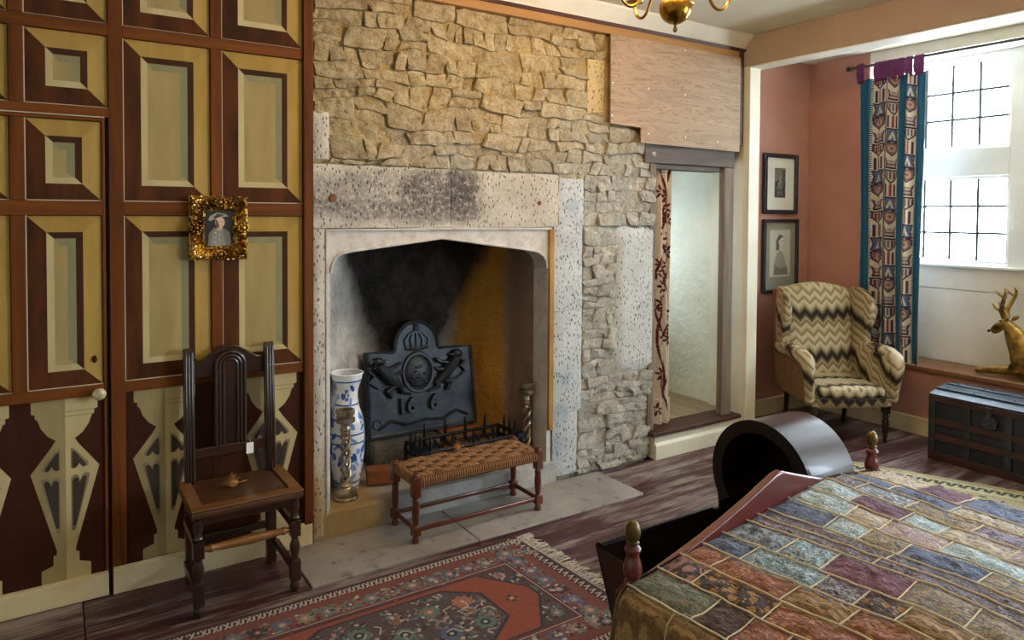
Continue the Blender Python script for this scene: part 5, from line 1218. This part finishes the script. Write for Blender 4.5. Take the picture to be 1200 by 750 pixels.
f_ = part('fringe', fg, simple('fringe_cotton', '#cfc6b6', '#b5ab9a', 20, .9, bump=.2), pr_); f_['kind'] = 'stuff'

# ---- dark cradle with a rounded hood
M_crad = wood('almost_black_cradle_oak', '#0f0a09', '#1f1411', 'x', 5, .36, .15, .1)
M_hood = wood('dark_varnished_hood', '#1f1110', '#361c17', 'x', 5, .36, .2, .15)
cx0, cx1, cyb, cyf = 1.70, 2.63, 2.025, 1.565
cr = thing('hooded_cradle', 'dark wooden rocking cradle with a round barrel hood at the foot of the bed', 'cradle', ((cx0+cx1)/2, (cyb+cyf)/2, 0))
zr0, zr1 = .085, .41; ins = .045; ccy = (cyb+cyf)/2
def board(pts, th, n_, name, m_=None):
    """planar board from 4 corners, thickness towards n_"""
    P_ = [Vector(p) for p in pts]; Q_ = [p+Vector(n_)*th for p in P_]
    k = len(P_); return part(name, MB().add(P_+Q_, [tuple(range(k))[::-1], tuple(range(k, 2*k))] + [(i, (i+1) % k, k+(i+1) % k, k+i) for i in range(k)]), m_ or M_crad, cr, smooth=False, bev=.003, world=True)
board([(cx0+.06, cyb-ins, zr0), (cx1-.02, cyb-ins, zr0), (cx1, cyb, zr1), (cx0, cyb, zr1)], .016, (0, -1, 0), 'side_panel')
board([(cx0+.06, cyf+ins, zr0), (cx1-.02, cyf+ins, zr0), (cx1, cyf, zr1), (cx0, cyf, zr1)], .016, (0, 1, 0), 'side_panel')
board([(cx0+.06, cyf+ins, zr0), (cx0+.06, cyb-ins, zr0), (cx0, cyb, zr1), (cx0, cyf, zr1)], .016, (1, 0, 0), 'end_panel')
hxc = [(cyb, zr1)] ; hr, hzc = .228, .60
def hoodprof(r_, zc_, dz=0):
    pts_ = []
    for i in range(25):
        a = R(-38)+R(256)*i/24; pts_.append((ccy+r_*math.cos(a), zc_+r_*math.sin(a)))
    return pts_
end = hoodprof(hr-.006, hzc) + [(cyf+.03, zr1-.0), (cyf+ins, zr0), (cyb-ins, zr0), (cyb-.03, zr1-.0)]
part('head_panel', MB().prism(end, 'x', cx1-.016, cx1+.002), M_crad, cr, smooth=False, world=True)
part('base_board', MB().box(cx0+.07, cx1-.02, cyf+ins, cyb-ins, zr0, zr0+.016), M_crad, cr, smooth=False, world=True)
hx0 = 2.36
# S-curved hood cheeks joining rim to the round front
for sg in (-1, 1):
    yo = ccy+sg*.213; pf2 = [(hx0-.0, zr1-.02), (cx1, zr1-.02), (cx1, hzc), (hx0, hzc), (hx0-.012, .50), (hx0-.006, .45)]
    part('hood_cheek', MB().prism(pf2, 'y', yo-.008*sg-.006, yo-.008*sg+.006), M_crad, cr, smooth=False, bev=.002, world=True)
sh = MB(); n_ = 40; a0, a1 = R(-38), R(218)
def hoodf(r_): return lambda u, v_: Vector((hx0-.012+(cx1+.016-hx0)*v_, ccy+r_*math.cos(a0+(a1-a0)*u), hzc+r_*math.sin(a0+(a1-a0)*u)))
sh.grid(hoodf(hr), n_, 4).grid(lambda u, v_: hoodf(hr-.012)(1-u, v_), n_, 4)
part('hood', sh, M_hood, cr, world=True, angle=60)
ring = MB()
def ringf(u, v_):
    a = a0+(a1-a0)*u; r_ = hr+.006-(.05)*v_; return Vector((hx0-.016, ccy+r_*math.cos(a), hzc+r_*math.sin(a)))
ring.grid(ringf, 48, 2).grid(lambda u, v_: ringf(1-u, v_) + Vector((.018, 0, 0)), 48, 2).grid(lambda u, v_: ringf(u, 0) + Vector((.018*(1-v_), 0, 0)), 48, 2).grid(lambda u, v_: ringf(u, 1) + Vector((.018*v_, 0, 0)), 48, 2)
part('hood_front', ring, M_crad, cr, world=True, angle=50)
for x in (cx0+.16, cx1-.14): part('rocker', MB().prism([(ccy+.28*t_, .0 + .09*t_*t_+.0) for t_ in (-1, -.75, -.5, -.25, 0, .25, .5, .75, 1)] + [(ccy+.2, zr0+.0), (ccy-.2, zr0+.0)], 'x', x-.014, x+.014), M_crad, cr, smooth=False, bev=.003, world=True)
part('rim', MB().tube([(cx1-.3, cyb-.008, zr1+.002), (cx0+.008, cyb-.008, zr1+.002), (cx0+.008, cyf+.008, zr1+.002), (cx1-.3, cyf+.008, zr1+.002)], .011, 8), M_crad, cr, world=True)
part('wire_loop', MB().tube([(cx0+.06, cyf+.1, .30), (cx0+.10, cyf+.13, .36), (cx0+.13, cyf+.11, .35), (cx0+.11, cyf+.08, .29)], .002, 6), M_bl, cr, world=True)

# ---- bed
BA, BB = Vector((1.253, 1.342, 0)), Vector((2.522, 1.440, 0)); bl = (BB-BA).length; brz = math.atan2(BB.y-BA.y, BB.x-BA.x)
# local frame: x along the footboard, -y towards the head of the bed
M_mah = wood('red_mahogany', '#4a1613', '#6b241d', 'x', 4, .3, .08, .4)
M_mahz = wood('red_mahogany_post', '#4f1814', '#72281f', 'z', 4, .3, .08, .4)
M_giltk = simple('dull_gilt', '#7d6638', '#4f3f20', 10, .4, .6, bump=.2)
bd = thing('wooden_bed', 'red mahogany bed with a pointed curved footboard and gilt-tipped corner posts', 'bed', BA, brz)
def bpost(x, y, tall=0.):
    o = part('post', MB().box(x-.032, x+.032, y-.032, y+.032, 0, .672).add([Vector((x+a, y+b, z)) for a, b, z in ((-.032, -.032, .672), (.032, -.032, .672), (.032, .032, .672), (-.032, .032, .672), (-.015, -.015, .70), (.015, -.015, .70), (.015, .015, .70), (-.015, .015, .70))], [(0,1,5,4), (1,2,6,5), (2,3,7,6), (3,0,4,7), (4,5,6,7)]).lathe([(.018, .695), (.021, .70), (.02, .706), (.016, .71), (.0235, .724), (.0245, .738), (.0205, .757), (.0165, .767), (.0165, .776), (.022, .784), (.0225, .789), (.012, .80)], (x, y, 0), 20), M_mahz, bd, bev=.002)
    part('finial', MB().lathe([(.012, .798), (.0165, .802), (.0165, .806), (.013, .809), (.0185, .818), (.0205, .830), (.0185, .845), (.012, .857), (.004, .861)], (x, y, 0), 18), M_giltk, o, label='gilt egg-shaped finial')
bpost(0, 0); bpost(bl, 0)
top = []
for i in range(41):
    s_ = i/40; d = abs(s_-.515)/.515 if s_ < .515 else (s_-.515)/.485
    top.append((s_*bl, .685+.166*(1-d)**(.92) if d < 1 else .685))
ftb = [(0, .30)] + [(x, z - .018*math.sin(math.pi*min(1, max(0, abs(x/bl-.515)/.5)))) for x, z in top] + [(bl, .30)]
part('footboard', MB().prism(ftb, 'y', -.013, .013), M_mah, bd, bev=.005, angle=30)
for x in (.0, bl): part('side_rail', MB().box(x-.014, x+.014, -2.0, -.03, .26, .42), M_mah, bd, smooth=False, bev=.004)
bpost(0, -2.02); bpost(bl, -2.02)
part('headboard', MB().prism([(0, .3), (bl, .3), (bl, .9), (bl*.75, 1.0), (bl*.5, 1.08), (bl*.25, 1.0), (0, .9)], 'y', -2.033, -2.007), M_mah, bd, bev=.005)
part('mattress', MB().soft(.03, bl-.03, -1.99, -.035, .40, .66, .06, 8), simple('cream_ticking', '#cfc5b0', None, bump=.2), bd)
# quilt surface in bed coordinates
def qz(x, y):
    s_ = min(1, max(0, x/bl)); d = -y
    z = .705 + .030*math.sin(math.pi*s_)**.8 + .032*math.exp(-((s_-.74)/.22)**2)*math.exp(-(d/.35)**2)
    z += .016*math.exp(-((s_-.35)/.25)**2)*math.exp(-((d-.5)/.3)**2)
    ex = max(0, -x, x-bl); 
    return z + .005*noise.noise(Vector((x*6, y*6, 1))) + .0028*noise.noise(Vector((x*19, y*19, 2)))
RE = .055                                   # edge radius
def qpos(sx, d):
    """sx: distance across the cloth; wraps over the bed sides. d: distance from the footboard"""
    y = -d
    if sx < 0 or sx > bl:
        e = -sx if sx < 0 else sx-bl; sg = -1 if sx < 0 else 1; bx_ = 0 if sx < 0 else bl; z0 = qz(bx_, y)
        a = min(e/RE, R(82)); rest = max(0, e-RE*R(82))
        x = bx_ + sg*(RE*math.sin(a) + rest*math.cos(R(82))); z = z0 - RE*(1-math.cos(a)) - rest*math.sin(R(82))
        x += sg*(.018*math.sin(d*21)*min(1, rest/.15) + .012)
        return Vector((x, y, z))
    wv = math.sin(math.pi*sx/bl)**.5 if 0 < sx < bl else 0
    sx2 = sx + .016*noise.noise(Vector((sx*3, d*4.5, 7)))*wv; y = -max(.012, d + .016*noise.noise(Vector((sx*4, d*3, 11)))*min(1, d*8))
    return Vector((sx2, y, qz(sx2, y)))
def fabric(name, base, c2, kind, sc=60, c3=None):
    if name in _mc: return _mc[name]
    t = NT(name); v = t.mapping(); n = t.noise(v, 9, 4); col = t.mix(t.step(n, .3, .7), base, c2 if kind == 'plain' else base)
    if kind == 'floral':
        d = t.voro(v, sc*.5); col = t.mix(t.step(d, .42, .34), col, c2); col = t.mix(t.step(t.voro(v, sc*.9), .22, .15), col, c3 or base)
    elif kind == 'blotch':
        col = t.mix(t.step(t.noise(v, sc*.55, 5, .6, 1.5), .48, .54), base, c2); col = t.mix(t.step(t.noise(v, sc*.8, 3, .5, 2.), .56, .62), col, c3 or c2)
    elif kind == 'stripe':
        s_ = t.sep(v); col = t.mix(t.step(t.math('PINGPONG', s_[0], .012), .004, .008), base, c2); col = t.mix(t.step(t.noise(v, sc*1.5, 3), .55, .7), col, c3 or base)
    elif kind == 'paisley':
        d = t.voro(v, sc*.22, 'SMOOTH_F1'); col = t.mix(t.step(t.math('PINGPONG', d, .12), .05, .065), base, c2); col = t.mix(t.step(t.voro(v, sc*.8), .2, .14), col, c3 or c2)
    elif kind == 'weave':
        col = t.mix(t.step(t.voro(v, sc*1.6), .3, .5), base, c2); col = t.mix(t.step(t.noise(v, sc*.4, 4), .55, .65), col, c3 or base)
    t.bump(t.noise(t.mapping((1, .4, 1)), 38, 5, .65), 1.0, .03); t.bump(t.noise(v, 300, 2), .25, .002)
    _mc[name] = t.out(col, .85); _mc[name].node_tree.nodes['Principled BSDF'].inputs['Sheen Weight'].default_value = .15; return _mc[name]
WARM = [fabric('quilt_rust_floral', '#84482a', '#a9743f', 'floral', 120, '#4f2a1c'), fabric('quilt_brown_paisley', '#2b1c18', '#94665c', 'paisley', 100, '#7d4a3c'), fabric('quilt_ochre_stripe', '#7d5830', '#a58450', 'stripe', 90, '#4e341c'),
        fabric('quilt_dark_brown', '#2f1a14', '#45261a', 'blotch', 90, '#5a3a22'), fabric('quilt_gold_flowers', '#3a2212', '#9a6c34', 'floral', 70, '#b08446'), fabric('quilt_sage', '#66705a', '#48533f', 'blotch', 90, '#8d5a3a'), fabric('quilt_orange_red', '#8a4630', '#a8704c', 'blotch', 130, '#54281c')]
MID = [fabric('quilt_rose', '#93585e', '#7c4550', 'plain'), fabric('quilt_grey_floral', '#4d4852', '#a09aa2', 'blotch', 130, '#2c2a34'), fabric('quilt_indigo', '#3a4562', '#606c8c', 'weave', 110, '#23283c'), fabric('quilt_tan_flowers', '#a08a68', '#73655a', 'blotch', 110, '#4f646c'), fabric('quilt_wine', '#61303f', '#7d4658', 'blotch', 120, '#4a1a30'), fabric('quilt_blue_sprig', '#66808e', '#b0bfc2', 'blotch', 130, '#3f5468'), fabric('quilt_slate_weave', '#55606c', '#8a95a0', 'weave', 60, '#2f3a4a')]
COOL = [fabric('quilt_pale_blue', '#93a8b0', '#c2cccc', 'blotch', 120, '#66889a'), fabric('quilt_pale_pink', '#b9a3a0', '#9c868a', 'blotch', 120, '#857682'), fabric('quilt_lilac', '#8a8298', '#625c74', 'blotch', 120, '#b0a5b4'), fabric('quilt_aqua', '#76989c', '#b0c2be', 'blotch', 130, '#4c707c'), fabric('quilt_cream_print', '#b8aa96', '#857e74', 'floral', 120, '#9a6a6a'), fabric('quilt_plum', '#572e48', '#744a62', 'blotch', 120, '#42203a'), fabric('quilt_grey_blue_print', '#7c8590', '#b0b5ba', 'floral', 110, '#4a5668')]
ql = thing('patchwork_quilt', 'crinkled patchwork quilt of printed cloths with cream cord seams on the bed', 'quilt', BA, brz)
strips = [-.30, -.02, .085, .18, .27, .36, .48, .535, .59, .70, .81, .92, 1.03, 1.14, bl+.06, bl+.34]
r_ = random.Random(17); M_pip = simple('cream_seam_cord', '#d6c6a6', '#c0ad88', 30, .85, bump=.5, bscale=200)
M_band = fabric('quilt_dark_sprig_band', '#3f3a44', '#847e88', 'blotch', 150, '#8d6a74')
def patch(a, b, d0, d1, m_, seed):
    n_ = max(6, int((b-a)/.011)); k = max(6, int((d1-d0)/.011))
    def fn(u, v_):
        p = qpos(a+(b-a)*u, d0+(d1-d0)*v_); e = min(u*(b-a), (1-u)*(b-a), v_*(d1-d0), (1-v_)*(d1-d0))
        puff = .008*min(1, e/.03) + .011*noise.noise(Vector((p.x*18, p.y*42, seed)))*min(1, e/.02) + .006*noise.noise(Vector((p.x*60, p.y*80, seed)))*min(1, e/.02)
        return p + Vector((0 if 0 <= a+(b-a)*u <= bl else math.copysign(puff, p.x-bl/2), 0, puff))
    return part('patch', MB().grid(fn, n_, k), m_, ql, angle=80)
cnt = 0
for i in range(len(strips)-1):
    a, b = strips[i], strips[i+1]; d = .012
    while d < 1.95:
        l_ = r_.uniform(.09, .21) if i not in (6, 7) else r_.uniform(.3, .5); l_ = l_ if d+l_ < 1.88 else 1.96-d
        s_ = (a+b)/2/bl + .12*(d-.2)*-1
        if i in (6, 7): m_ = M_band
        elif i == 0: m_ = r_.choice(WARM[:4]+[WARM[5]])
        else:
            pool = WARM if s_ < .22 else (MID if s_ < .48 else COOL+MID[1:4]); m_ = r_.choice(pool)
        patch(a, b, d, min(d+l_, 1.96), m_, cnt); cnt += 1
        # cord across the strip
        if d > .05: part('cord', MB().tube([qpos(a+(b-a)*k/8, d) + Vector((0, 0, .006)) for k in range(9)], .0019, 5), M_pip, ql)
        d += l_
for x in strips[1:-1]:
    part('cord', MB().tube([qpos(x, .012+1.94*k/70) + Vector((.002*math.sin(k*2.1), 0, .0075)) for k in range(71)], .0026, 6), M_pip, ql)
print('patches', cnt)
M_edgec = fabric('quilt_brown_edging', '#5c4128', '#70502e', 'plain')
part('edging', MB().grid(lambda u, v_: qpos(strips[0]+(strips[-1]-strips[0])*u, .012) + Vector((0, .014*math.sin(v_*math.pi), -.05*v_+.006*math.sin(v_*math.pi)+.008)), 80, 6), M_edgec, ql)
part('edging', MB().tube([qpos(strips[0], .012+1.94*k/60) for k in range(61)], .009, 8), M_edgec, ql)
